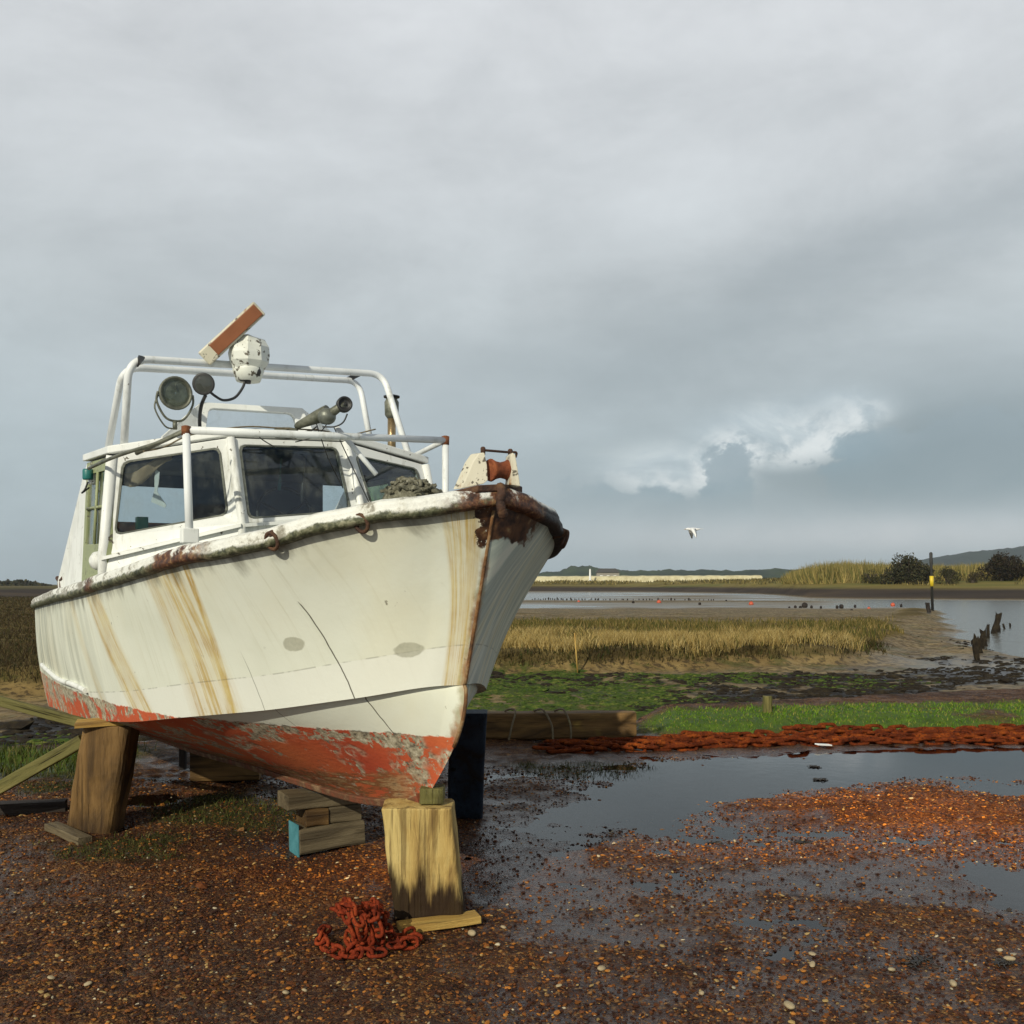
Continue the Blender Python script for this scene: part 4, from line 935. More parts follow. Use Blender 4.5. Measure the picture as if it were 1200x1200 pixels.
    sh = n.new('ShaderNodeBsdfPrincipled'); n.put(sh.inputs['Base Color'], c); n.put(sh.inputs['Roughness'], ro); n.put(sh.inputs['Normal'], n.bump(hh, .8, .012)); n.put(sh.inputs['Specular IOR Level'], spc)
    n.out(sh.outputs[0]); return m
gi = np.arange(GX.size).reshape(GX.shape)
gq = np.stack([gi[:-1, :-1], gi[:-1, 1:], gi[1:, 1:], gi[1:, :-1]], -1).reshape(-1, 4)
gr_o = np_mesh('ground', np.stack([GX, GY, GZ], -1).reshape(-1, 3), gq, ground_mat(), None, True, masks={'zd': np.stack([wets(GX, GY) * (1 - mA[..., 2]), warmth(GX, GY), 0 * GX], -1).reshape(-1, 3), 'za': mA.reshape(-1, 3), 'zb': mB.reshape(-1, 3), 'zc': mC.reshape(-1, 3)})
tag(gr_o, kind='structure')
def water_mat(name, trans, base, bsc, bst, bdist=.02, rough=.02):
    m, n = mat(name); p = n.obj()
    w = n.noise(n.map(p, (1, 1, 1)), bsc, 4, .55); nb_ = n.bump(w, bst, bdist)
    fr = n.new('ShaderNodeFresnel'); fr.inputs[0].default_value = 1.48 if trans else 1.33; n.l.new(nb_, fr.inputs['Normal'])
    gl = n.new('ShaderNodeBsdfGlossy'); gl.inputs['Roughness'].default_value = rough; n.l.new(nb_, gl.inputs['Normal'])
    if trans: b = n.new('ShaderNodeBsdfTransparent'); n.put(b.inputs[0], base)
    else: b = n.new('ShaderNodeBsdfDiffuse'); n.put(b.inputs[0], base)
    mx = n.new('ShaderNodeMixShader'); n.l.new(fr.outputs[0], mx.inputs[0]); n.l.new(b.outputs[0], mx.inputs[1]); n.l.new(gl.outputs[0], mx.inputs[2]); n.out(mx.outputs[0]); return m
pm_ = water_mat('puddle_water', True, (.42, .36, .32), 7, .10, .01)
for x0, x1, y0, y1 in ((-.9, 9, 4.3, 10.9), (-3.6, -1.9, 7.0, 8.4)):
    tag(MB().add([(x0, y0, PL), (x1, y0, PL), (x1, y1, PL), (x0, y1, PL)], [(0, 1, 2, 3)]).build('puddle', pm_), kind='structure')
rv = water_mat('river_water', False, (.17, .165, .13), .9, .8, .10, .16)
tag(MB().add([(-60, 15, -.825), (60, 15, -.825), (900, 900, -.825), (-700, 900, -.825)], [(0, 1, 2, 3)]).build('river', rv), kind='structure')

# ------------------------------------------------------------------ gravel, blades
def tintmat(name, rough=.7, trans=0, spec=.4, bumpy=0):
    m, n = mat(name); c = n.attr('tint')
    nn = n.bump(n.noise(n.obj(), 90, 3), .4, .004) if bumpy else None
    sh = n.bsdf(c, rough, nn, 0, spec)
    if trans:
        t = n.new('ShaderNodeBsdfTranslucent'); n.put(t.inputs[0], c); mx = n.new('ShaderNodeMixShader'); mx.inputs[0].default_value = trans
        n.l.new(sh, mx.inputs[1]); n.l.new(t.outputs[0], mx.inputs[2]); sh = mx.outputs[0]
    n.out(sh); return m
ph = (1 + 5 ** .5) / 2
ICO = np.array([(-1, ph, 0), (1, ph, 0), (-1, -ph, 0), (1, -ph, 0), (0, -1, ph), (0, 1, ph), (0, -1, -ph), (0, 1, -ph), (ph, 0, -1), (ph, 0, 1), (-ph, 0, -1), (-ph, 0, 1)]) / 1.9
ICF = np.array([(0, 11, 5), (0, 5, 1), (0, 1, 7), (0, 7, 10), (0, 10, 11), (1, 5, 9), (5, 11, 4), (11, 10, 2), (10, 7, 6), (7, 1, 8), (3, 9, 4), (3, 4, 2), (3, 2, 6), (3, 6, 8), (3, 8, 9), (4, 9, 5), (2, 4, 11), (6, 2, 10), (8, 6, 7), (9, 8, 1)])
def pebbles(n, size, name, mat_, xr, yr, keep):
    Y = RNG.uniform(*yr, n); X = RNG.uniform(*xr, n) * (Y + 1.5); Z = terr(X, Y); k = keep(X, Y, Z)
    X, Y, Z = X[k], Y[k], Z[k]; n = len(X); s = np.minimum(RNG.lognormal(math.log(size), .42, n), size * 2.2)
    sc = np.stack([s * RNG.uniform(.7, 1.3, n), s * RNG.uniform(.6, 1.1, n), s * RNG.uniform(.25, .6, n)], 1)
    a = RNG.uniform(0, 6.28, n); V = ICO[None] * sc[:, None, :] * (1 + RNG.uniform(-.22, .22, (n, 12, 1)))
    c, s_ = np.cos(a)[:, None], np.sin(a)[:, None]; x = V[..., 0] * c - V[..., 1] * s_; y = V[..., 0] * s_ + V[..., 1] * c
    tl = RNG.uniform(-.35, .35, (n, 1)); z = V[..., 2] + x * tl
    V = np.stack([x + X[:, None], y + Y[:, None], z + (Z + sc[:, 2] * .35)[:, None]], -1).reshape(-1, 3)
    Fq = (ICF[None] + (np.arange(n) * 12)[:, None, None]).reshape(-1, 3)
    pal = np.array([(.030, .012, .008), (.055, .020, .010), (.105, .036, .012), (.20, .070, .015), (.36, .14, .025), (.22, .11, .04), (.06, .045, .036), (.34, .23, .09), (.42, .36, .25)])
    pr = np.array([.22, .24, .19, .13, .075, .05, .06, .025, .01]); ci = RNG.choice(len(pal), n, p=pr)
    warm = warmth(X, Y)
    col = pal[ci] * RNG.uniform(.7, 1.25, (n, 1)); col = col * (1 + warm[:, None] * np.array([1.5, 1.0, .35]))
    return tag(np_mesh(name, V, Fq, mat_, None, False, cols=np.repeat(col, 12, 0)), kind='stuff')
keepg = lambda X, Y, Z: (Z > PL - .010) & (Y < ye(X) - 2.0) & (RNG.uniform(0, 1, len(X)) > wets(X, Y) * .72)
gmat = tintmat('gravel_stone', .6, 0, .18)
pebbles(120000, .0064, 'gravel', gmat, (-.75, .75), (3.2, 9.6), keepg)
pebbles(500, .015, 'gravel', gmat, (-.75, .75), (3.2, 8.5), keepg)
def blades(name, mat_, X, Y, h, w, pal, lean=.35, sink=.02, zoff=0, seg=2):
    n = len(X); Z = terr(X, Y) - sink + zoff; a = RNG.uniform(0, math.pi, n); dx, dy = np.cos(a) * w / 2, np.sin(a) * w / 2
    la = RNG.uniform(0, 6.28, n); ll = h * lean * RNG.uniform(.2, 1, n); lx, ly = np.cos(la) * ll, np.sin(la) * ll
    V = np.zeros((n, 5, 3)); V[:, 0] = np.stack([X - dx, Y - dy, Z], 1); V[:, 1] = np.stack([X + dx, Y + dy, Z], 1)
    V[:, 2] = np.stack([X + dx * .75 + lx * .35, Y + dy * .75 + ly * .35, Z + h * .6], 1); V[:, 3] = np.stack([X - dx * .75 + lx * .35, Y - dy * .75 + ly * .35, Z + h * .6], 1)
    V[:, 4] = np.stack([X + lx, Y + ly, Z + h], 1)
    b = (np.arange(n) * 5)[:, None, None]; T = np.array([(0, 1, 2), (0, 2, 3), (3, 2, 4)])
    Fq = (T[None] + b).reshape(-1, 3); pal = np.array(pal); c = pal[RNG.integers(0, len(pal), n)] * RNG.uniform(.75, 1.25, (n, 1))
    return tag(np_mesh(name, V.reshape(-1, 3), Fq, mat_, None, False, cols=np.repeat(c, 5, 0)), kind='stuff')
bm_ = tintmat('grass_blade', .7, .25, .1)
def scatter(n, xr, yr, w):
    X = RNG.uniform(*xr, n); Y = RNG.uniform(*yr, n); k = RNG.uniform(0, 1, n) < w(X, Y); return X[k], Y[k]
def wA(i): return lambda X, Y: masks(X, Y, terr(X, Y))[0][..., i] ** 1.5
GRN = [(.09, .19, .012), (.13, .25, .018), (.19, .28, .03), (.06, .12, .012), (.28, .26, .06)]
X, Y = scatter(90000, (1.2, 10.5), (10.2, 18), wA(0)); n_ = len(X); blades('grass', bm_, X, Y, RNG.uniform(.02, .06, n_) * (.6 + .9 * fbm(X * 1.2, Y * 1.2, 141)), .011, GRN, .8)
X, Y = scatter(14000, (-8, -3.4), (7.6, 10.6), wA(0)); n_ = len(X); blades('grass', bm_, X, Y, RNG.uniform(.04, .14, n_), .011, [(.06, .09, .015), (.09, .12, .02), (.13, .12, .04), (.05, .06, .014)], .7)
X, Y = scatter(60000, (-5.5, 2.2), (5.6, 10.2), wA(1)); n_ = len(X); blades('weeds', bm_, X, Y, RNG.uniform(.015, .07, n_), .007, [(.045, .055, .012), (.07, .08, .018), (.11, .10, .03), (.04, .035, .014)], .9)
# reeds on the bank: pale fringe in front, olive behind
def reedw(X, Y):
    Z = terr(X, Y); yb = np.interp(X, [-60, -30, -10, 0, 11, 60], [17, 18, 20.5, 26.5, 29.5, 40])
    return (Z > -.42) * (.06 + .94 * sst(.36, .60, fbm(X * .55, Y * .55, 91))) * sst(0, 1.0, Y - yb - .8 + (fbm(X * .7, Y * .7, 93) - .5) * 3)
RD = [(.42, .30, .10), (.50, .37, .14), (.36, .25, .08), (.55, .44, .20), (.28, .20, .07)]
X, Y = scatter(150000, (-6, 11.5), (26, 35.5), lambda X, Y: reedw(X, Y) * (1 - .75 * sst(3.0, 6.0, Y - (26.8 + .27 * X)))); n_ = len(X)
hgt = RNG.uniform(.16, .42, n_) * (.35 + 1.25 * fbm(X * .8, Y * .8, 95)); blades('reeds', bm_, X, Y, hgt, .013, RD, .85)
X, Y = scatter(110000, (-10, 14), (17, 36), lambda X, Y: sst(-.60, -.42, terr(X, Y)) * (1 - sst(-.24, -.14, terr(X, Y))) * (.25 + .75 * sst(.36, .5, fbm(X * .6, Y * .6, 101))) * (Y > 20)); n_ = len(X)
blades('sedge', bm_, X, Y, RNG.uniform(.06, .24, n_), .022, [(.035, .025, .010), (.055, .04, .014), (.025, .020, .008), (.085, .065, .022), (.035, .05, .010)], .8)
OL = [(.14, .11, .03), (.10, .10, .025), (.20, .15, .05), (.26, .19, .07), (.07, .07, .02)]
X, Y = scatter(70000, (-10, 24), (28, 66), lambda X, Y: reedw(X, Y) * (1 - .8 * sst(46, 64, Y))); n_ = len(X); blades('marsh_grass', bm_, X, Y, RNG.uniform(.10, .38, n_), .04, OL, .6)
BR = [(.060, .040, .022), (.085, .058, .026), (.045, .036, .018), (.11, .085, .035), (.05, .05, .018)]
X = RNG.uniform(-1, 1, 110000); Y = 18 * np.exp(RNG.uniform(0, 2.1, 110000)); X = (-.62 + .5 * (X + 1) / 2) * Y
k = terr(X, Y) > -.45; X, Y = X[k], Y[k]; n_ = len(X); blades('marsh_grass', bm_, X, Y, RNG.uniform(.05, .20, n_) * (.5 + fbm(X * .4, Y * .4, 77)), .008 + .0006 * Y, BR, 1.1)
# seaweed wrack on the mud: ragged low lumps, one mass
simple('wrack', (.006, .005, .004), (.020, .015, .010), 6, .85, .5, c3=(.045, .035, .018), spec=.15)
def wrack(n, name, mat_, w, xr, yr, size):
    X, Y = scatter(n, xr, yr, w); n = len(X); Z = terr(X, Y); s = RNG.lognormal(math.log(size), .5, n)
    sc = np.stack([s * RNG.uniform(.8, 2, n), s * RNG.uniform(.5, 1, n), s * RNG.uniform(.25, .6, n)], 1)
    V = ICO[None] * sc[:, None, :] * (1 + RNG.uniform(-.45, .45, (n, 12, 1))); a = RNG.uniform(-.5, .5, n); c, s_ = np.cos(a)[:, None], np.sin(a)[:, None]
    x = V[..., 0] * c - V[..., 1] * s_; y = V[..., 0] * s_ + V[..., 1] * c
    V = np.stack([x + X[:, None], y + Y[:, None], V[..., 2] + Z[:, None]], -1).reshape(-1, 3)
    Fq = (ICF[None] + (np.arange(n) * 12)[:, None, None]).reshape(-1, 3)
    return tag(np_mesh(name, V, Fq, mat_, None, False), kind='stuff')
wrack(60000, 'seaweed', MT['wrack'], lambda X, Y: masks(X, Y, terr(X, Y))[1][..., 2] * .8, (-12, 21), (11.5, 46), .045)
simple('algae', (.012, .024, .006), (.045, .075, .012), 7, .9, .5, c3=(.15, .15, .035), spec=.15)
wrack(60000, 'green_algae', MT['algae'], lambda X, Y: masks(X, Y, terr(X, Y))[1][..., 1] * .7, (-8, 11), (11.5, 27), .026)

# ------------------------------------------------------------------ timbers under the boat
def log(name, bot, top, outline, mt, label, cat, group=None, amp=.012, seed=0, rings=12, jag=.0, lenaxis=None):
    bot, top = Vector(bot), Vector(top); m_ = MB(); n = len(outline); Vv = []; Ff = []
    for i in range(rings + 1):
        t = i / rings; c = (top - bot) * t
        for k, (x, y) in enumerate(outline):
            w = 1 + amp * 6 * mnoise.noise(Vector((x * 4 + seed, y * 4, t * 2.2))) + amp * 3 * mnoise.noise(Vector((x * 14 + seed, y * 14, t * 6)))
            jz = jag * mnoise.noise(Vector((x * 20 + seed, y * 20, 0))) if i == rings else 0
            Vv.append(c + Vector((x * w, y * w, jz)))
    for i in range(rings):
        for k in range(n): Ff.append((i * n + k, i * n + (k + 1) % n, (i + 1) * n + (k + 1) % n, (i + 1) * n + k))
    Ff += [tuple(reversed(range(n))), tuple(rings * n + k for k in range(n))]
    m_.add(Vv, Ff); o = m_.build(name, MT[mt], None, .006); o.location = bot; return tag(o, label, cat, group)
def rrect(w, d, r, n=4):
    out = []
    for cx, cy, a0 in ((w / 2 - r, d / 2 - r, 0), (-w / 2 + r, d / 2 - r, 90), (-w / 2 + r, -d / 2 + r, 180), (w / 2 - r, -d / 2 + r, 270)):
        for k in range(n + 1): a = R(a0 + 90 * k / n); out.append((cx + r * math.cos(a), cy + r * math.sin(a)))
    return out
log('timber_post', Vector((-.395, 4.93, .02)), Vector((-.452, 4.93, .545)), rrect(.335, .22, .018, 2), 'wood_yellow', 'short pale yellow timber standing under the bow keel', 'timber post', seed=2, jag=.02)
log('timber_wedge', Vector((-.385, 4.95, .55)), Vector((-.385, 4.95, .625)), rrect(.115, .13, .01, 1), 'wood_mossy', 'small pale wedge between the bow keel and the yellow post', 'wedge', seed=4, rings=3)
def boxthing(name, c, size, rz, mt, label, cat, group=None, rx=0, ry=0, bev=.006, grain='x'):
    # grain along the long axis: model standing along z, then lay it down
    m_ = MB(); m_.box((0, 0, 0), size)
    # subdivide long faces a little by bevel; orient
    o = m_.build(name, MT[mt], None, bev); o.location = c; o.rotation_euler = (rx, ry, rz); return tag(o, label, cat, group)
def plank(name, p0, p1, w, h, mt, label, cat, roll=0, group=None, seed=0, amp=.01):
    p0, p1 = Vector(p0), Vector(p1); d = p1 - p0; L = d.length; m_ = MB(); ol_ = rrect(w, h, min(w, h) * .12, 2); n = len(ol_); Vv = []; Ff = []; rings = max(6, int(L / .12))
    for i in range(rings + 1):
        t = i / rings
        for x, y in ol_:
            q = 1 + amp * 8 * mnoise.noise(Vector((x * 5 + seed, y * 5, t * L * 3))); Vv.append((x * q, y * q + .3 * amp * math.sin(t * 5 + seed), t * L))
    for i in range(rings):
        for k in range(n): Ff.append((i * n + k, i * n + (k + 1) % n, (i + 1) * n + (k + 1) % n, (i + 1) * n + k))
    Ff += [tuple(reversed(range(n))), tuple(rings * n + k for k in range(n))]
    m_.add(Vv, Ff); o = m_.build(name, MT[mt], None, .003); o.location = p0
    qn = d.normalized().to_track_quat('Z', 'Y'); o.rotation_mode = 'QUATERNION'
    from mathutils import Quaternion
    o.rotation_quaternion = qn @ Quaternion((0, 0, 1), roll); return tag(o, label, cat, group)
plank('plank', (-.52, 4.71, .018), (-.16, 4.83, .035), .11, .035, 'wood_plank', 'thin yellow plank lying at the foot of the yellow post', 'plank', seed=1)
log('timber_post', Vector((-2.74, 6.72, -.02)), Vector((-2.62, 6.72, .685)), rrect(.325, .26, .06), 'wood_brown', 'thick brown timber leaning under the hull near the left edge', 'timber post', seed=7, jag=.01)
plank('timber_packing', (-2.82, 6.62, .70), (-2.44, 6.75, .705), .22, .035, 'wood_plank', 'thin packing board on top of the thick brown leaning timber', 'board', seed=5)
plank('timber_offcut', gp(60, 968, .03), gp(100, 985, .02), .09, .05, 'wood_grey', 'grey offcut lying at the foot of the brown leaning timber', 'offcut', seed=6)
log('timber_post', Vector((-.325, 7.12, -.02)), Vector((-.272, 6.46, .80)), rrect(.235, .22, .03), 'wood_blue', 'dark blue painted timber standing in shade behind the stem', 'timber post', seed=9)
plank('timber_block', Vector((-1.30, 6.12, .075)), Vector((-.95, 6.34, .085)), .20, .15, 'wood_grey', 'grey timber block with a blue end, lowest of the keel stack', 'timber block', seed=11, group='blocks stacked beneath the keel')
bl = MB(); bl.box((0, 0, 0), (.006, .205, .155)); bo = bl.build('painted_end', MT['blue_paint'], None); bo.parent = bpy.data.objects['timber_block']; bo.location = (0, 0, -.003); bo.rotation_euler = (0, R(90), 0)
bl2 = MB(); bl2.box((0, 0, 0), (.11, .006, .055))
plank('timber_block', Vector((-1.27, 6.17, .205)), Vector((-1.15, 6.24, .205)), .19, .10, 'wood_brown', 'short brown block at the left of the middle layer of the keel stack', 'timber block', seed=12, group='blocks stacked beneath the keel')
plank('timber_block', Vector((-1.145, 6.245, .205)), Vector((-.965, 6.345, .208)), .18, .10, 'wood_grey', 'grey block at the right of the middle layer of the keel stack', 'timber block', seed=13, group='blocks stacked beneath the keel')
plank('timber_block', Vector((-1.37, 6.12, .305)), Vector((-.97, 6.35, .305)), .21, .09, 'wood_grey', 'long overhanging grey block, topmost of the keel stack', 'timber block', seed=14, group='blocks stacked beneath the keel')
plank('timber_block', Vector((-2.62, 8.40, .14)), Vector((-2.08, 8.48, .14)), .28, .28, 'wood_brown', 'big brownish block under the keel behind the brown leaning timber', 'timber block', seed=15)
log('timber_stake', gp(196, 912, 0) + Vector((0, .4, 0)), gp(196, 912, 0) + Vector((0, .4, .34)), rrect(.06, .06, .01, 1), 'wood_dark', 'short dark stake standing behind the brown leaning timber', 'stake', seed=16)
plank('timber_rail', at(-60, 806, 6.95), at(120, 853, 6.80), .065, .045, 'wood_mossy', 'mossy horizontal rail running in from the left under the hull', 'timber rail', seed=17, roll=R(90))
plank('timber_brace', at(-30, 940, 6.85), at(97, 868, 6.70), .085, .05, 'wood_mossy', 'sloping mossy plank propped against the brown leaning timber', 'brace', seed=18, roll=R(90))
plank('timber_sleeper', gp(-60, 952, .04) , gp(78, 944, .04), .13, .09, 'wood_dark', 'dark wet sleeper lying on the ground at the left edge', 'sleeper', seed=19)

# beam on the grass edge with three wire loops over it
bz = 1.6
plank('timber_beam', Vector((-1.6, 10.62, .135)), Vector((1.28, 10.66, .145)), .24, .27, 'wood_brown', 'long squared brown beam lying at the left end of the grass strip', 'beam', seed=21)
for k, (px, dx) in enumerate(((604, -10), (638, 8), (662, 5))):
    w_ = MB(); a = at(px - 12, 837, 10.66); b = at(px, 838, 10.5); c = at(px + dx * .7 + 3, 850, 10.46); d = at(px + dx + 2, 868, 10.44)
    a.z = .285; b.z = .30
    w_.tube(curve([a, (a + b) / 2 + Vector((0, 0, .02)), b, c, d], 6), .011, 7)
    tag(w_.build('rope_loop', MT['rope']), ['leftmost of three rope ends hanging over the brown beam', 'middle rope end of three hanging over the brown beam', 'rightmost of three rope ends hanging over the brown beam'][k], 'rope', 'rope ends over the beam')

# ------------------------------------------------------------------ chains
def link_mesh(L=.15, W=.075, r=.014, n=24, m=8):
    mb = MB(); pts_ = []
    for i in range(n):
        a = 2 * math.pi * i / n; x = math.cos(a); y = math.sin(a)
        pts_.append(Vector((math.copysign((L - W) / 2, x) * min(1, abs(x) * 3) + x * W / 2, y * W / 2, 0)))
    mb.tube(pts_, r, m, closed=True); me = bpy.data.meshes.new('link'); me.from_pydata(mb.v, [], mb.f); me.polygons.foreach_set('use_smooth', mb.sm); return me
lm = link_mesh(.19, .085, .0185); lm.materials.append(MT['chain_rust'])
lm2 = link_mesh(.078, .046, .0085); lm2.materials.append(MT['heap_rust'])
chain = thing('anchor_chain', 'heavy rusty orange chain laid out in rows between puddle and grass strip', 'chain', (.4, 9.9, 0))
placed = []
rng = random.Random(5)
for r in range(7):
    x = .30 + r * .06 + (0 if r < 4 else 1.2 * (r - 3)); k = 0; ph_ = rng.uniform(0, 6)
    while x < 7.6:
        yl = 9.86 + .125 * (x - .3) + r * (.135 + .02 * math.sin(x * .9)) + .075 * math.sin(x * 1.3 + ph_) - .0 * r + (.0 if x > 1.4 else (1.4 - x) * -.04 * r)
        z = float(terr(np.array([x]), np.array([yl]))[0])
        z = max(z, -.015) + .018 + (.02 if r in (1, 3, 5) else 0) * (.5 + .5 * math.sin(x * 1.1 + r)) + rng.uniform(0, .016)
        roll = (R(38) if k % 2 else R(-18)) + rng.uniform(-.35, .35)
        placed.append((Vector((x, yl, z)), (roll, rng.uniform(-.12, .12), math.atan(.125) + rng.uniform(-.2, .2)))); x += .128; k += 1
placed.sort(key=lambda p: (p[0].y ** 2 + p[0].x ** 2) if abs(p[0].x) < p[0].y * .52 else 1e9)
rest = MB()
for i, (p, ro) in enumerate(placed):
    if i < 100:
        o = bpy.data.objects.new('link', lm); COL.objects.link(o); o.parent = chain; o.location = p - chain.location; o.rotation_euler = ro
    else:
        M_ = Matrix.Translation(p - chain.location) @ __import__('mathutils').Euler(ro).to_matrix().to_4x4()
        rest.add([M_ @ v.co for v in lm.vertices], [tuple(f.vertices) for f in lm.polygons], True)
tag(rest.build('link', MT['chain_rust'], chain), kind='stuff')
heap = thing('chain_heap', 'small tangled heap of rusty red chain beside the foot of the yellow post', 'chain', gp(430, 1108))
hc = heap.location
strands = [[(392, 1075, .13), (402, 1085, .17), (412, 1098, .12), (408, 1112, .03), (420, 1120, .02)],
           [(398, 1066, .10), (412, 1078, .19), (420, 1094, .15), (424, 1108, .06), (412, 1118, .02)],
           [(425, 1070, .10), (428, 1085, .16), (430, 1100, .10), (438, 1110, .04), (447, 1104, .06)],
           [(430, 1064, .08), (442, 1073, .14), (438, 1090, .15), (444, 1104, .07), (428, 1113, .03)],
           [(448, 1075, .08), (452, 1092, .07), (462, 1104, .03), (478, 1098, .02), (488, 1104, .02)],
           [(385, 1088, .03), (376, 1104, .02), (392, 1118, .02), (415, 1122, .015), (445, 1120, .015)],
           [(450, 1112, .02), (470, 1110, .02), (490, 1108, .02)]]
rng = random.Random(8)
for st in strands:
    P = []
    for px, py, z in st:
        q0 = gp(px, py + z * 200, 0); P.append(Vector((q0.x, q0.y, z + .01)) - hc)
    cu = curve(P, 12); acc_ = 0; last = cu[0]; k = 0
    for i in range(1, len(cu)):
        acc_ += (cu[i] - cu[i - 1]).length
        if acc_ >= .054:
            acc_ = 0; d = (cu[i] - last).normalized(); last = cu[i]
            o = bpy.data.objects.new('link', lm2); COL.objects.link(o); o.parent = heap; o.location = cu[i]
            qn = d.to_track_quat('X', 'Z'); from mathutils import Quaternion
            o.rotation_mode = 'QUATERNION'; o.rotation_quaternion = qn @ Quaternion((1, 0, 0), (R(80) if k % 2 else 0) + rng.uniform(-.4, .4)); k += 1

# ------------------------------------------------------------------ small things in the yard and on the shore
stones = [(553, 1095, .034), (103, 1157, .026), (60, 1150, .022), (822, 1163, .02), (1045, 1135, .026), (952, 1133, .024), (925, 1178, .034), (952, 1115, .022), (1117, 1152, .028), (655, 1157, .02), (1183, 1124, .026), (418, 1055, .016), (705, 1133, .024), (335, 1163, .025), (357, 1158, .018), (590, 1090, .018)]
sm_ = bpy.data.meshes.new('stone'); Vv, Ff = lump((0, 0, 0), (1, .8, .6), 8, 12, 4, 2.2); sm_.from_pydata(Vv, [], Ff); sm_.polygons.foreach_set('use_smooth', [True] * len(Ff)); sm_.materials.append(MT['stone_pale'])
for i, (px, py, s) in enumerate(stones):
    p = gp(px, py, 0); o = bpy.data.objects.new('stone', sm_); COL.objects.link(o); p.z = float(terr(np.array([p.x]), np.array([p.y]))[0]) + s * .3
    o.location = p; s *= .78; o.scale = (s * random.uniform(.8, 1.3), s * random.uniform(.7, 1.1), s * random.uniform(.55, .9)); o.rotation_euler = (random.uniform(-.3, .3), random.uniform(-.3, .3), random.uniform(0, 6))
    tag(o, 'pale rounded stone lying loose on the wet gravel', 'stone', 'pale stones on the gravel')
def clump(name, px, py, r, label, seed, mt='weed_dark', z=None):
    rn = random.Random(seed); m_ = MB(); p = gp(px, py, 0); r *= .8
    for k in range(26):
        a = rn.uniform(0, 6.28); q0 = Vector((math.cos(a) * r * rn.uniform(0, .6), math.sin(a) * r * rn.uniform(0, .5), rn.uniform(0, r * .08)))
        q1 = q0 + Vector((rn.uniform(-r, r) * .8, rn.uniform(-r, r) * .7, rn.uniform(0, r * .10))); q2 = q1 + Vector((rn.uniform(-r, r) * .5, rn.uniform(-r, r) * .5, -q1.z))
        m_.tube(curve([q0, q1, q2], 4), rn.uniform(.025, .06) * r, 5)
    o = m_.build(name, MT[mt]); p.z = max(float(terr(np.array([p.x]), np.array([p.y]))[0]), PL) + .003; o.location = p; return tag(o, label, 'seaweed')
clump('seaweed_clump', 961, 911, .085, 'dark seaweed clump in the middle of the puddle', 1)
clump('seaweed_clump', 942, 984, .07, 'dark seaweed scrap at the near edge of the puddle', 2)
clump('seaweed_clump', 955, 896, .07, 'flat dark weed at the far side of the puddle near the chain', 4)
clump('seaweed_clump', 1075, 1126, .09, 'dark weed clump on the gravel in the lower right', 5)
clump('seaweed_clump', 835, 984, .06, 'dark weed strand at the left end of the puddle', 6)
clump('seaweed_clump', 1180, 1126, .07, 'dark weed by the puddle at the right edge', 8)
log('mooring_stump', Vector((2.98, 11.95, .05)), Vector((2.98, 11.95, .30)), rrect(.10, .09, .02, 2), 'wood_mossy', 'short weathered stump standing on the green grass strip', 'stump', seed=31, jag=.02)
pl_ = MB(); pl_.box((0, 0, 0), (.17, .06, .012)); o = pl_.build('litter', MT['paper'], None, .003); p = gp(965, 875); p.z = .02; o.location = p; o.rotation_euler = (.05, .1, .4); tag(o, 'flat white scrap lying between the chain and puddle', 'litter')
sk = MB(); b_ = gp(677, 785, -.6); sk.tube([Vector((0, 0, -.1)), Vector((-.08, 0, .95))], .022, 6); o = sk.build('stake', MT['wood_plank']); o.location = b_; tag(o, 'thin pale stake standing in the bank below the reeds', 'stake')
# rotten groyne stakes in the creek
gs = [(1147, 778, 26), (1151, 770, 22), (1149, 762, 20), (1154, 757, 17), (1158, 748, 14), (1164, 742, 18), (1171, 740, 9), (1178, 737, 7), (1184, 735, 6)]
gl_ = ['nearest and thickest rotten stake of the creek row', 'second nearest rotten stake in the creek row, leaning', 'third nearest rotten stake in the creek row', 'broad stub in the middle of the creek stake row', 'low stub before the tallest far stake of the creek row', 'tall pointed stake towards the far end of the creek row', 'low stub just right of the tall pointed creek stake', 'second last stub of the creek row', 'farthest tiny stub of the creek stake row']
for i, (px, py, h_) in enumerate(gs):
    p = gp(px, py, -.82); H_ = h_ / F * p.y; w_ = H_ * .2 + .05
    log('groyne_stake', p + Vector((0, 0, -.1)), p + Vector((random.uniform(-.5, .5) * H_, random.uniform(-.2, .2) * H_, H_ * random.uniform(.7, 1.1))), rrect(w_ * random.uniform(.7, 1.5), w_ * .8, w_ * .2, 2), 'wrack', gl_[i], 'stake', 'rotten stakes in the creek', amp=.05, seed=40 + i, rings=6, jag=H_ * .6)
# channel marker
mk = gp(1093, 714, -.55)
cm = thing('channel_marker', 'tall black marker pole with a yellow band at the spit end', 'marker', mk)
hp_ = 67 / F * mk.y
MB().lathe((0, 0, -.5), (-.03, 0, 1), [(0, .12), (hp_ * .86, .105), (hp_ * .9, .14), (hp_ + .4, .14), (hp_ + .5, .06)], 12).build('pole', MT['marker_black'], cm)
zb0, zb1 = (714 - 687) / F * mk.y, (714 - 675) / F * mk.y
MB().lathe((-.03 * zb0 - .015, 0, zb0), (-.03, 0, 1), [(0, .165), (zb1 - zb0, .165)], 12).build('yellow_band', MT['marker_yellow'], cm)
log('marker_stub', gp(1089, 718, -.5), gp(1089, 718, -.5) + Vector((-.15, 0, .75)), rrect(.3, .3, .08, 2), 'wood_dark', 'short dark stub at the foot of the black and yellow marker', 'stub', seed=60, amp=.04)
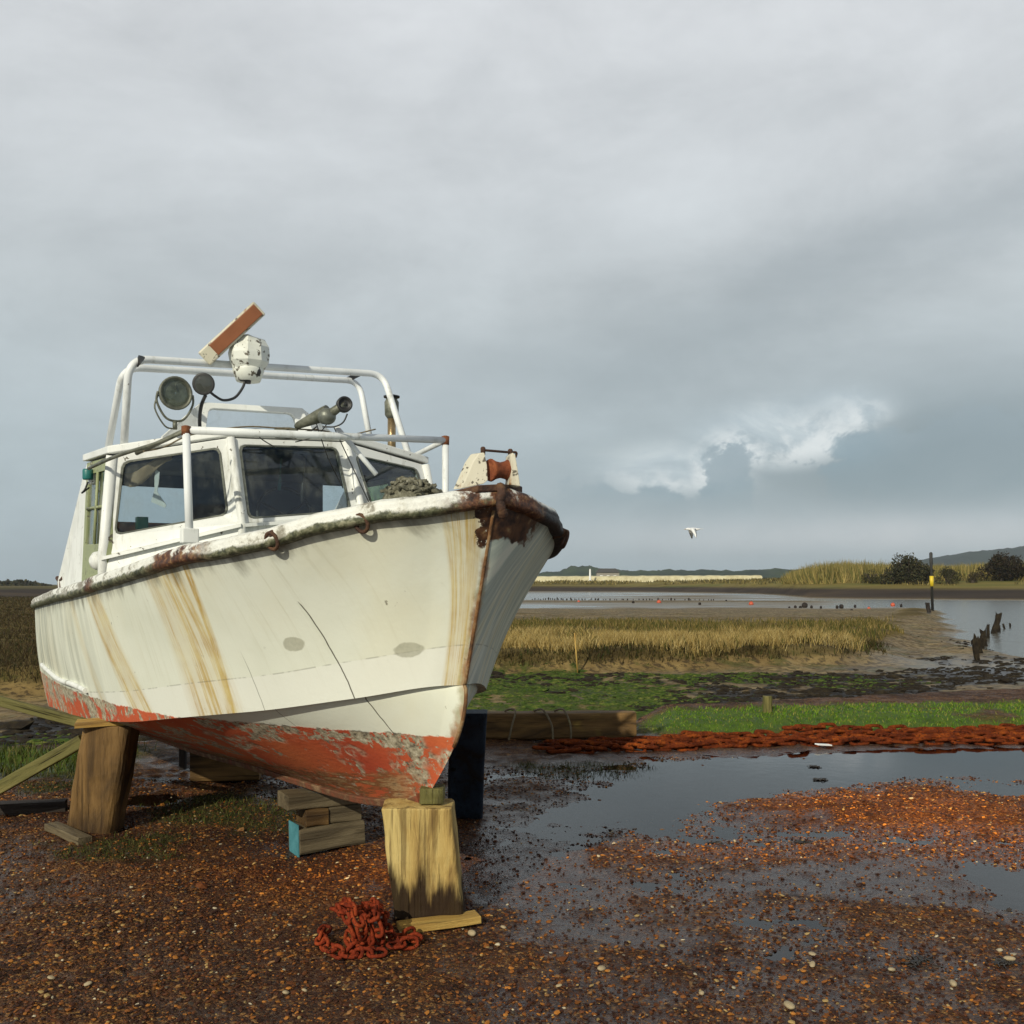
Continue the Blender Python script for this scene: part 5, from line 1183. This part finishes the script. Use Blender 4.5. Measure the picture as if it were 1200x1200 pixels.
# mooring buoys
for i, (px, py, s, lb) in enumerate(((772, 707, 3.4, 'orange mooring buoy on the mud left of the centre channel'), (880, 709, 3.6, 'largest orange buoy on the wet mud before the far bank'), (678, 706, 2.2, 'half sunk orange buoy nearest to the boat bow'), (1018, 714, 2.4, 'small orange buoy behind the reeds near the spit'), (1046, 710, 3.2, 'low orange buoy at the water edge beside the marker pole'))):
    p = gp(px, py, -.82); r = s * .8 / F * p.y; b = thing('buoy', lb, 'buoy', p + Vector((0, 0, r * .5)), 0, 'orange mooring buoys')
    m_ = MB(); m_.lathe((0, 0, -r), (.1, 0, 1), [(0, .1 * r), (.3 * r, .75 * r), (.8 * r, r), (1.3 * r, .95 * r), (1.8 * r, .55 * r), (2 * r, .15 * r)], 16); m_.build('float', MT['buoy_orange'], b)
    MB().tube([Vector((i_ and .25 * r * math.cos(i_) or .25 * r, 0, r + .25 * r * math.sin(i_))) for i_ in np.linspace(0, math.pi, 8)], .08 * r, 6).build('eye', MT['marker_black'], b)
# row of old posts and waders out on the mud
pm = MB(); Vv, Ff = lump((0, 0, .4), (.35, .3, .55), 6, 8, 2, 2.2); pm.add(Vv, Ff, True); pme = pm.build('mud_post', MT['wood_dark'])
tag(pme, 'dark rotted post in the long row across the wet mud', 'post', 'row of rotted posts on the mud')
rn = random.Random(12); xs_ = [624 + 2.6 * i + rn.uniform(-1, 1) for i in range(30)] + [703 + 4.2 * i + rn.uniform(-2, 2) for i in range(22)] + [802 + 4.5 * i + rn.uniform(-2, 2) for i in range(9)]
for i, px in enumerate(xs_):
    p = gp(px, 703 + .004 * (px - 620) + rn.uniform(-.5, .5), -.82); o = pme if i == 0 else pme.copy()
    if i: COL.objects.link(o)
    k = rn.uniform(.15, .38); o.location = p; o.scale = (k * rn.uniform(.6, 1.3), k, k * rn.uniform(.7, 1.35)); o.rotation_euler = (0, 0, rn.uniform(0, 6))
for i, (px, py, k) in enumerate(((925, 713, .4), (932, 713, .6), (938, 713, .5), (943, 712, 1.0), (951, 713, .6), (962, 713, .5), (981, 713, .6), (986, 713, .8), (1002, 712, .6), (820, 709, .6), (742, 707, .6), (851, 705, .5), (998, 718, .6), (1056, 711, .6))):
    p = gp(px, py, -.8); o = pme.copy(); COL.objects.link(o); k *= .7; o.location = p; o.scale = (k * rn.uniform(.8, 1.8), k, k * .8); o.rotation_euler = (0, 0, rn.uniform(0, 6)); o.name = 'mud_lump'
    tag(o, 'dark weed covered lump standing on the wet mud by the channel', 'lump', 'dark lumps on the mud')

# ------------------------------------------------------------------ far shore
def foliage(name, P, size, pal, mat_, parent=None, stuff=False):
    n = len(P); a = RNG.normal(size=(n, 3)); a /= np.linalg.norm(a, axis=1)[:, None]; b = np.cross(a, RNG.normal(size=(n, 3))); b /= np.linalg.norm(b, axis=1)[:, None]
    s = (size * RNG.uniform(.5, 1.3, n))[:, None]; V = np.stack([P - a * s, P + b * s * .6, P + a * s, P - b * s * .6], 1).reshape(-1, 3)
    Fq = np.arange(n * 4).reshape(-1, 4); pal = np.array(pal); c = np.repeat(pal[RNG.integers(0, len(pal), n)] * RNG.uniform(.7, 1.3, (n, 1)), 4, 0)
    o = np_mesh(name, V, Fq, mat_, parent, False, cols=c)
    if stuff: tag(o, kind='stuff')
    return o
fm = tintmat('leaf', .8, .15, .2)
def bush(px0, px1, ptop, pbase, Yd, label, n, seed, pal, lobes=16):
    rn = np.random.default_rng(seed); c = at((px0 + px1) / 2, pbase, Yd); W = (px1 - px0) / F * Yd / 2; Hh = (pbase - ptop) / F * Yd
    c.z = float(terr(np.array([c.x]), np.array([c.y]))[0]); top = at(px0, ptop, Yd).z - c.z
    b = thing('bush', label, 'bush', c)
    P = []
    for k in range(lobes):
        a = rn.uniform(0, 6.28); r = rn.uniform(0, .75) ** .7; q = np.array([r * W * math.cos(a), r * W * .7 * math.sin(a), top * (.12 + .66 * rn.uniform(0, 1) * (1 - r ** 2.2))])
        m_ = n // lobes; d = rn.normal(size=(m_, 3)); d /= np.linalg.norm(d, axis=1)[:, None]; d *= rn.uniform(.3, 1, (m_, 1)) ** .5
        P.append(q + d * np.array([W * .33, W * .3, top * .25]))
    P = np.concatenate(P); P = P[P[:, 2] > 0]
    k_ = rn.integers(0, len(P), len(P) // 6); P = np.concatenate([P, P[k_] * np.array([1.06, 1.06, 1.08]) + rn.normal(size=(len(k_), 3)) * top * .035]); foliage('crown', P, top * .036, pal, fm, b)
    t = MB()
    for k in range(7):
        a = k * .9; e = Vector((W * .5 * math.cos(a), W * .4 * math.sin(a), top * .7)); t.tube(curve([Vector((.15 * math.cos(a), .15 * math.sin(a), -.2)), e * .45 + Vector((0, 0, top * .1)), e], 4), [.16, .15, .13, .12, .11, .09, .07, .05, .03], 6)
    t.build('trunk', MT['bark'], b); return b
DKB = [(.030, .034, .016), (.050, .050, .022), (.075, .066, .030), (.040, .032, .020)]
bush(1034, 1094, 646, 677, 205, 'large rounded dark bush left of the marker pole on the far bank', 6500, 1, DKB, 22)
bush(1147, 1200, 645, 678, 205, 'dark reddish bush at the right edge on the far bank', 6000, 2, [(.030, .022, .014), (.045, .030, .018), (.035, .032, .016), (.022, .018, .012)], 22)
bush(1094, 1128, 664, 678, 200, 'low dark scrub just right of the marker pole', 2600, 3, DKB, 12)
bush(1128, 1152, 668, 679, 200, 'low brownish scrub between the two tall far bushes', 1800, 4, [(.05, .042, .02), (.07, .055, .025)], 9)
bush(1006, 1036, 667, 678, 208, 'low olive scrub just left of the large rounded bush', 2000, 5, [(.05, .05, .02), (.08, .07, .025)], 10)
# reed bed on the dune, right
nR = 60000; px = RNG.uniform(880, 1290, nR); Yd = RNG.uniform(214, 262, nR); X = (px - CX) / F * Yd
topz = np.interp(px, [880, 905, 940, 975, 1000, 1030, 1090, 1140, 1200, 1290], [676, 671, 665, 660, 659, 661, 663, 662, 659, 658]); topz = CH + (HY - topz) / F * 238 + (fbm(px * .09, Yd * .1, 97) - .5) * 1.8
z0 = terr(X, Yd); k = z0 > 1.7; X, Yd, px, topz, z0 = X[k], Yd[k], px[k], topz[k], z0[k]; nR = len(X)
hh = np.maximum(topz - z0, .6) * RNG.uniform(.25, 1.05, nR) * (.7 + .6 * fbm(px * .12, Yd * .2, 98))
la = RNG.uniform(-1.3, 1.3, nR); V = np.zeros((nR, 3, 3)); w_ = .13
V[:, 0] = np.stack([X - w_, Yd, z0 - .1], 1); V[:, 1] = np.stack([X + w_, Yd + RNG.uniform(-.2, .2, nR), z0 - .1], 1); V[:, 2] = np.stack([X + la, Yd, z0 + hh], 1)
pal = np.array([(.24, .19, .06), (.30, .24, .08), (.16, .15, .045), (.12, .12, .035), (.36, .28, .10)]); cl_ = pal[RNG.integers(0, 5, nR)] * RNG.uniform(.7, 1.2, (nR, 1))
tag(np_mesh('reed_bed', V.reshape(-1, 3), np.arange(nR * 3).reshape(-1, 3), bm_, None, False, cols=np.repeat(cl_, 3, 0)), kind='stuff')
# low rough growth along the far bank
px = RNG.uniform(560, 1290, 60000); Y = 180 * np.exp(RNG.uniform(0, .9, 60000)); X = (px - CX) / F * Y; z_ = terr(X, Y)
k = (z_ > .9 + 1.6 * fbm(X * .05, Y * .05, 151)) & (fbm(X * .08, Y * .05, 153) > .42); X, Y = X[k], Y[k]; n_ = len(X)
blades('shore_grass', bm_, X, Y, RNG.uniform(.3, 1.1, n_), .0009 * Y, [(.16, .13, .04), (.22, .17, .06), (.10, .09, .03), (.07, .06, .025), (.30, .24, .09)], .9)
# sea wall
sw2 = MB(); secs = []
for i in range(61):
    s = i / 60; px = 560 + 332 * s; Yd = 420 - 30 * s; ztop = CH + (HY - (675.5 - 1.5 * s)) / F * Yd + .25 * mnoise.noise(Vector((i * .7, 0, 0))); zb = CH + (HY - 680.5) / F * Yd - 2.5
    c = Vector(((px - CX) / F * Yd, Yd, 0)); secs += [c + Vector((0, -6, zb)), c + Vector((0, -1.2, ztop - .3)), c + Vector((0, 1.2, ztop)), c + Vector((0, 7, zb))]
sw2.add(secs, [(4 * i + k, 4 * i + 4 + k, 4 * i + 5 + k, 4 * i + 1 + k) for i in range(60) for k in range(3)])
simple('wall_stone', (.34, .29, .16), (.55, .49, .30), .35, .9, .2, c3=(.62, .58, .40))
tag(sw2.build('sea_wall', MT['wall_stone']), 'long pale sea wall along the far shore', 'sea wall')
p = at(691.5, 680, 400); wp = MB(); wp.lathe((0, 0, 0), (0, 0, 1), [(0, .55), (.6, .55), (.65, .4), (10 / F * 400 + 1.2, .34), (10 / F * 400 + 1.6, .2)], 12); o = wp.build('beacon_post', MT['white_post']); p.z -= .5; o.location = p; tag(o, 'white beacon post standing on the far sea wall', 'post')
hs_ = thing('house', 'low grey house with dark roof beyond the sea wall', 'house', at(712, 680, 520))
w_ = 26 / F * 520; h1 = 3.0
MB().box((0, 0, h1 / 2 + .3), (w_, 6, h1 + 1.4)).build('wall', MT['house_wall'], hs_)
MB().add([(-w_ / 2 - .4, -3.5, h1 + .9), (w_ / 2 + .4, -3.5, h1 + .9), (w_ / 2 + .4, 3.5, h1 + .9), (-w_ / 2 - .4, 3.5, h1 + .9), (-w_ / 2 + 1.5, 0, h1 + 3.0), (w_ / 2 - 1.5, 0, h1 + 3.0)], [(0, 1, 5, 4), (1, 2, 5), (2, 3, 4, 5), (3, 0, 4), (3, 2, 1, 0)]).build('roof', MT['house_roof'], hs_)
for dx in (-3.4, 0, 3.4):
    MB().box((dx, -3.03, 1.8), (1.4, .08, 1.3)).build('window', MT['paper'], hs_)
# hills
def hill(prof, Yd, depth, mt, seed, rough):
    xs = np.linspace(prof[0][0], prof[-1][0], 260); pr_ = np.array(prof); top = np.interp(xs, pr_[:, 0], pr_[:, 1])
    Zt = CH + (HY - top) / F * Yd + (fbm(xs * .25, xs * 0, seed, 4) - .5) * rough
    V = []; js = np.linspace(-1, 1, 15)
    for j in js: V.append(np.stack([(xs - CX) / F * (Yd + 0 * j), np.full_like(xs, Yd + j * depth), np.where(abs(j) < .999, Zt * (1 - abs(j) ** 1.7), -6) + (fbm(xs * .4, xs * 0 + j * 5, seed + 3) - .5) * rough * .8 * (1 - abs(j))], 1))
    V = np.concatenate(V); n = len(xs); gi_ = np.arange(len(V)).reshape(15, n); q_ = np.stack([gi_[:-1, :-1], gi_[:-1, 1:], gi_[1:, 1:], gi_[1:, :-1]], -1).reshape(-1, 4)
    return tag(np_mesh('hills', V, q_, mt, None, True), kind='structure')
def hillmat(name, a, b, sc):
    m, n = mat(name); p = n.obj(); n.out(n.bsdf(n.ramp(n.noise(n.map(p, (1, .5, 2)), sc, 6, .65), [(.38, a), (.62, b)]), .95, None, 0, .1)); return m
hill([(420, 684), (560, 674), (625, 671.5), (655, 669.5), (668, 664), (690, 663.5), (705, 667), (725, 668), (800, 668.5), (860, 669), (900, 667), (930, 668), (1000, 666), (1100, 672)], 2200, 350, hillmat('hill_green', (.012, .024, .012), (.045, .065, .022), .012), 201, 7)
hill([(1010, 676), (1060, 660), (1090, 655), (1130, 648), (1200, 640.5), (1300, 636), (1500, 650)], 3600, 500, hillmat('hill_wood', (.010, .016, .014), (.018, .028, .020), .012), 211, 9)
# far wood at the left horizon
nW = 5000; px = RNG.uniform(-160, 60, nW); Yd = RNG.uniform(560, 640, nW); hgt = np.interp(px, [-160, 0, 15, 30, 48, 60], [3.4, 3, 3.6, 3.6, 2, .8]) * RNG.uniform(0, 1, nW) * (.6 + .8 * fbm(px * .2, Yd * .01, 99))
foliage('far_wood', np.stack([(px - CX) / F * Yd, Yd, .3 + hgt], 1), 1.0, DKB, fm, None, True)

# ------------------------------------------------------------------ gull
gl0 = at(812, 620.5, 34)
gull = thing('gull', 'white gull in flight with wings lowered above the estuary', 'bird', gl0)
gbm = MB(); pb = [(-.24, .01, .012), (-.22, .012, .028), (-.18, .02, .045), (-.13, .012, .042), (-.06, 0, .062), (.03, 0, .066), (.11, .004, .048), (.18, .01, .026), (.25, .014, .02)]
gbm.tube([Vector((x, 0, z)) for x, z, r in pb], [r for _, _, r in pb], 14); gbo = gbm.build('body', MT['feather'], gull, subs=1)
tl_ = MB(); tl_.plate([(.2, -.03, .012), (.34, -.06, .016), (.35, 0, .016), (.34, .06, .016), (.2, .03, .012)], Vector((0, 0, .008))); tl_.build('tail', MT['feather'], gull)
MB().lathe((-.24, 0, .01), (-1, 0, -.15), [(0, .011), (.03, .008), (.05, .002)], 8).build('beak', MT['beak'], gull)
for sg in (-1, 1):
    sec = [((-.09, .05 * sg, .03), (.09, .05 * sg, .025)), ((-.12, .16 * sg, .03), (.06, .17 * sg, .02)), ((-.10, .26 * sg, -.06), (.06, .27 * sg, -.06)), ((-.03, .36 * sg, -.19), (.07, .36 * sg, -.18)), ((.03, .40 * sg, -.29), (.05, .40 * sg, -.29))]
    wv = []
    for a, b in sec:
        a, b = Vector(a), Vector(b); mdl = (a + b) / 2 + Vector((0, 0, .014)); wv += [a, mdl, b, (a + b) / 2 - Vector((0, 0, .006))]
    MB().add(wv, [(4 * i + k, 4 * i + 4 + k, 4 * i + 4 + (k + 1) % 4, 4 * i + (k + 1) % 4) for i in range(4) for k in range(4)] + [(0, 1, 2, 3), (19, 18, 17, 16)], True).build('wing', MT['feather'], gull)

# ------------------------------------------------------------------ haze
hzm = bpy.data.materials.new('haze'); hzm.use_nodes = True; hzm.node_tree.nodes.clear(); nh = NB(hzm.node_tree)
pv_ = nh.new('ShaderNodeVolumePrincipled'); pv_.inputs['Color'].default_value = (.80, .90, .97, 1); pv_.inputs['Density'].default_value = 1.1e-4; pv_.inputs['Anisotropy'].default_value = .2
ho = nh.new('ShaderNodeOutputMaterial'); nh.l.new(pv_.outputs[0], ho.inputs['Volume']); hzm.cycles.homogeneous_volume = True
tag(MB().box((0, 3200, 88), (14000, 7200, 190)).build('haze', hzm), kind='stuff')

# ------------------------------------------------------------------ camera, sun, sky
cam = bpy.data.cameras.new('camera'); co = bpy.data.objects.new('camera', cam); COL.objects.link(co)
co.location = (0, 0, CH); co.rotation_euler = (R(90), 0, 0); cam.sensor_width = 36; cam.lens = 36.0; cam.shift_y = 85 / 1200; cam.clip_start = .05; cam.clip_end = 20000
scene.camera = co
SUN_EL, SUN_AZ = R(27), R(205)                 # azimuth measured clockwise from +Y
sd_ = Vector((math.sin(SUN_AZ) * math.cos(SUN_EL), math.cos(SUN_AZ) * math.cos(SUN_EL), math.sin(SUN_EL)))
sl_ = bpy.data.lights.new('sun', 'SUN'); sl_.energy = 3.6; sl_.angle = R(.6); sl_.color = (1, .945, .77)
so = bpy.data.objects.new('sun', sl_); COL.objects.link(so); so.rotation_euler = sd_.to_track_quat('Z', 'Y').to_euler(); so.location = (0, 0, 30)

w = bpy.data.worlds.new('World'); scene.world = w; w.use_nodes = True; w.node_tree.nodes.clear(); n = NB(w.node_tree)
sky = n.new('ShaderNodeTexSky', sky_type='NISHITA'); sky.sun_disc = False; sky.sun_elevation = SUN_EL; sky.sun_rotation = SUN_AZ; sky.air_density = 1.2; sky.dust_density = 2
dirv = n.new('ShaderNodeTexCoord').outputs['Generated']; x, y, z = n.sep(dirv)
az = n.m('ARCTAN2', x, y); el = n.m('ARCSINE', z)
flat = n.com(az, el, 0)
wa = n.noise(n.map(flat, (2.2, 7, 1), rot=(0, 0, R(-24))), 1, 6, .6, .5)          # long slanting streaks
wb = n.noise(n.map(flat, (5, 9, 1), (3, 1, 0), (0, 0, R(-18))), 1, 7, .62, .3)
wc = n.noise(n.map(flat, (13, 20, 1), (1, 4, 0)), 1, 7, .6, .2)
def blob(a0, e0, sa, se):
    da = n.m('DIVIDE', n.m('SUBTRACT', az, a0), sa); de = n.m('DIVIDE', n.m('SUBTRACT', el, e0), se)
    return n.m('POWER', 2.718, n.m('MULTIPLY', n.m('ADD', n.m('MULTIPLY', da, da), n.m('MULTIPLY', de, de)), -1))
base = n.ramp(n.m('MULTIPLY', el, 1 / .8, clamp=True), [(0, (.49, .59, .65)), (.06, (.47, .56, .61)), (.16, (.47, .545, .58)), (.32, (.56, .61, .63)), (.46, (.64, .675, .695)), (.62, (.70, .725, .745)), (.72, (.62, .64, .66)), (1, (.24, .26, .28))])  # zenith, unseen above the frame, made darker to cut ambient light
tone = n.m('ADD', .80, n.m('MULTIPLY', wa, .38)); tone = n.m('ADD', tone, n.m('MULTIPLY', n.m('SUBTRACT', wb, .5), .42))
bluew = n.m('MULTIPLY', n.m('SUBTRACT', .55, wb, clamp=True), 2.0, clamp=True)
dark = n.m('ADD', n.m('MULTIPLY', blob(.42, .125, .20, .055), .42), n.m('ADD', n.m('MULTIPLY', blob(.12, .10, .22, .035), .10), n.m('MULTIPLY', blob(-.48, .20, .2, .12), .03)))
sw_d = n.m('SUBTRACT', n.m('SUBTRACT', el, .185), n.m('MULTIPLY', az, .30)); sw_d = n.m('ADD', sw_d, n.m('MULTIPLY', n.m('SUBTRACT', n.noise(n.map(flat, (4, 7, 1), (5, 2, 0), (0, 0, R(-20))), 1, 6, .6), .5), .16))
swm = n.m('MULTIPLY', n.m('MULTIPLY', n.step(n.m('ABSOLUTE', sw_d), .075, .0), n.step(az, -.25, .30)), .17)
lite = n.m('MULTIPLY', n.step(n.m('ABSOLUTE', n.m('SUBTRACT', sw_d, .11)), .06, .0), .05)
dark = n.m('MULTIPLY', n.m('ADD', dark, swm), n.m('ADD', .55, n.m('MULTIPLY', wb, .9))); dark = n.m('SUBTRACT', dark, lite)
tone = n.m('SUBTRACT', tone, dark)
tone = n.m('MULTIPLY', tone, n.m('ADD', .72, n.m('MULTIPLY', n.step(y, -.45, .15), .28)))  # unseen sky behind the camera dimmed to deepen the shadows
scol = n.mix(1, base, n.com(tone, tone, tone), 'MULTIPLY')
scol = n.mix(n.m('MULTIPLY', n.m('ADD', dark, n.m('MULTIPLY', bluew, .10)), .7), scol, (.25, .36, .42))
# bright ragged break in the cloud with darker heaps standing in front of it
wd = n.noise(n.map(flat, (20, 26, 1), (2, 7, 0)), 1, 8, .62, .25); we = n.noise(n.map(flat, (7, 17, 1), (8, 3, 0), (0, 0, R(-20))), 1, 7, .6, .6)
gapm = n.m('MAXIMUM', blob(.255, .140, .090, .034), n.m('MAXIMUM', n.m('MULTIPLY', blob(.16, .112, .085, .030), .85), n.m('MULTIPLY', blob(.31, .160, .05, .022), .95)))
glow = n.m('MULTIPLY', n.step(gapm, .08, .85), n.m('ADD', .40, n.m('MULTIPLY', n.step(we, .34, .64), .75)))
scol = n.mix(n.m('MULTIPLY', glow, .80), scol, n.mix(n.step(we, .40, .66), (.56, .66, .72), (.70, .77, .79)))
def heap(a0, e0, sa, se, amp):
    da = n.m('DIVIDE', n.m('SUBTRACT', az, a0), sa); de = n.m('DIVIDE', n.m('SUBTRACT', el, e0), se)
    r = n.m('SQRT', n.m('ADD', n.m('MULTIPLY', da, da), n.m('MULTIPLY', de, de)))
    return n.m('ADD', r, n.m('MULTIPLY', n.m('SUBTRACT', n.m('ADD', n.m('MULTIPLY', wc, .35), n.m('MULTIPLY', wd, .65)), .5), amp))
hr = n.m('MINIMUM', heap(.435, .098, .150, .056, 2.3), n.m('MINIMUM', heap(.210, .092, .028, .040, 3.0), heap(.09, .060, .09, .036, 2.4)))
hp1 = n.m('SUBTRACT', 1, n.step(hr, .88, 1.08))
rim = n.m('MULTIPLY', n.m('MULTIPLY', n.step(hr, .94, 1.12), n.m('SUBTRACT', 1, n.step(hr, 1.12, 1.75))), n.m('MULTIPLY', n.step(gapm, .25, .8), n.step(wd, .40, .56)))
scol = n.mix(n.m('MULTIPLY', rim, .85), scol, (.86, .90, .90))
foot = n.step(el, .045, .095)
scol = n.mix(n.m('MULTIPLY', n.m('MULTIPLY', hp1, foot), n.m('ADD', .35, n.m('MULTIPLY', n.step(gapm, .05, .5), .40))), scol, n.mix(n.step(wb, .35, .65), (.26, .36, .42), (.35, .43, .48)))
hz = n.m('MULTIPLY', blob(.36, .044, .30, .020), n.m('ADD', .35, n.m('MULTIPLY', wc, .9)))
scol = n.mix(n.m('MULTIPLY', hz, .95, clamp=True), scol, (.66, .70, .73))
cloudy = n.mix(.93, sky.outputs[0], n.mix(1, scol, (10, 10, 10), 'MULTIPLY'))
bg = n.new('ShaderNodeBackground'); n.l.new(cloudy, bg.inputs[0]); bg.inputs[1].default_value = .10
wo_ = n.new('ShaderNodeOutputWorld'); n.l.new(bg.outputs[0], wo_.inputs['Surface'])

scene.view_settings.view_transform = 'Standard'; scene.view_settings.look = 'None'; scene.view_settings.exposure = 0; scene.view_settings.gamma = 1
scene.render.engine = 'CYCLES'
scene.cycles.transparent_max_bounces = 16
for o in list(bpy.data.objects):
    if o.users_collection == () and o.type == 'EMPTY': bpy.data.objects.remove(o)
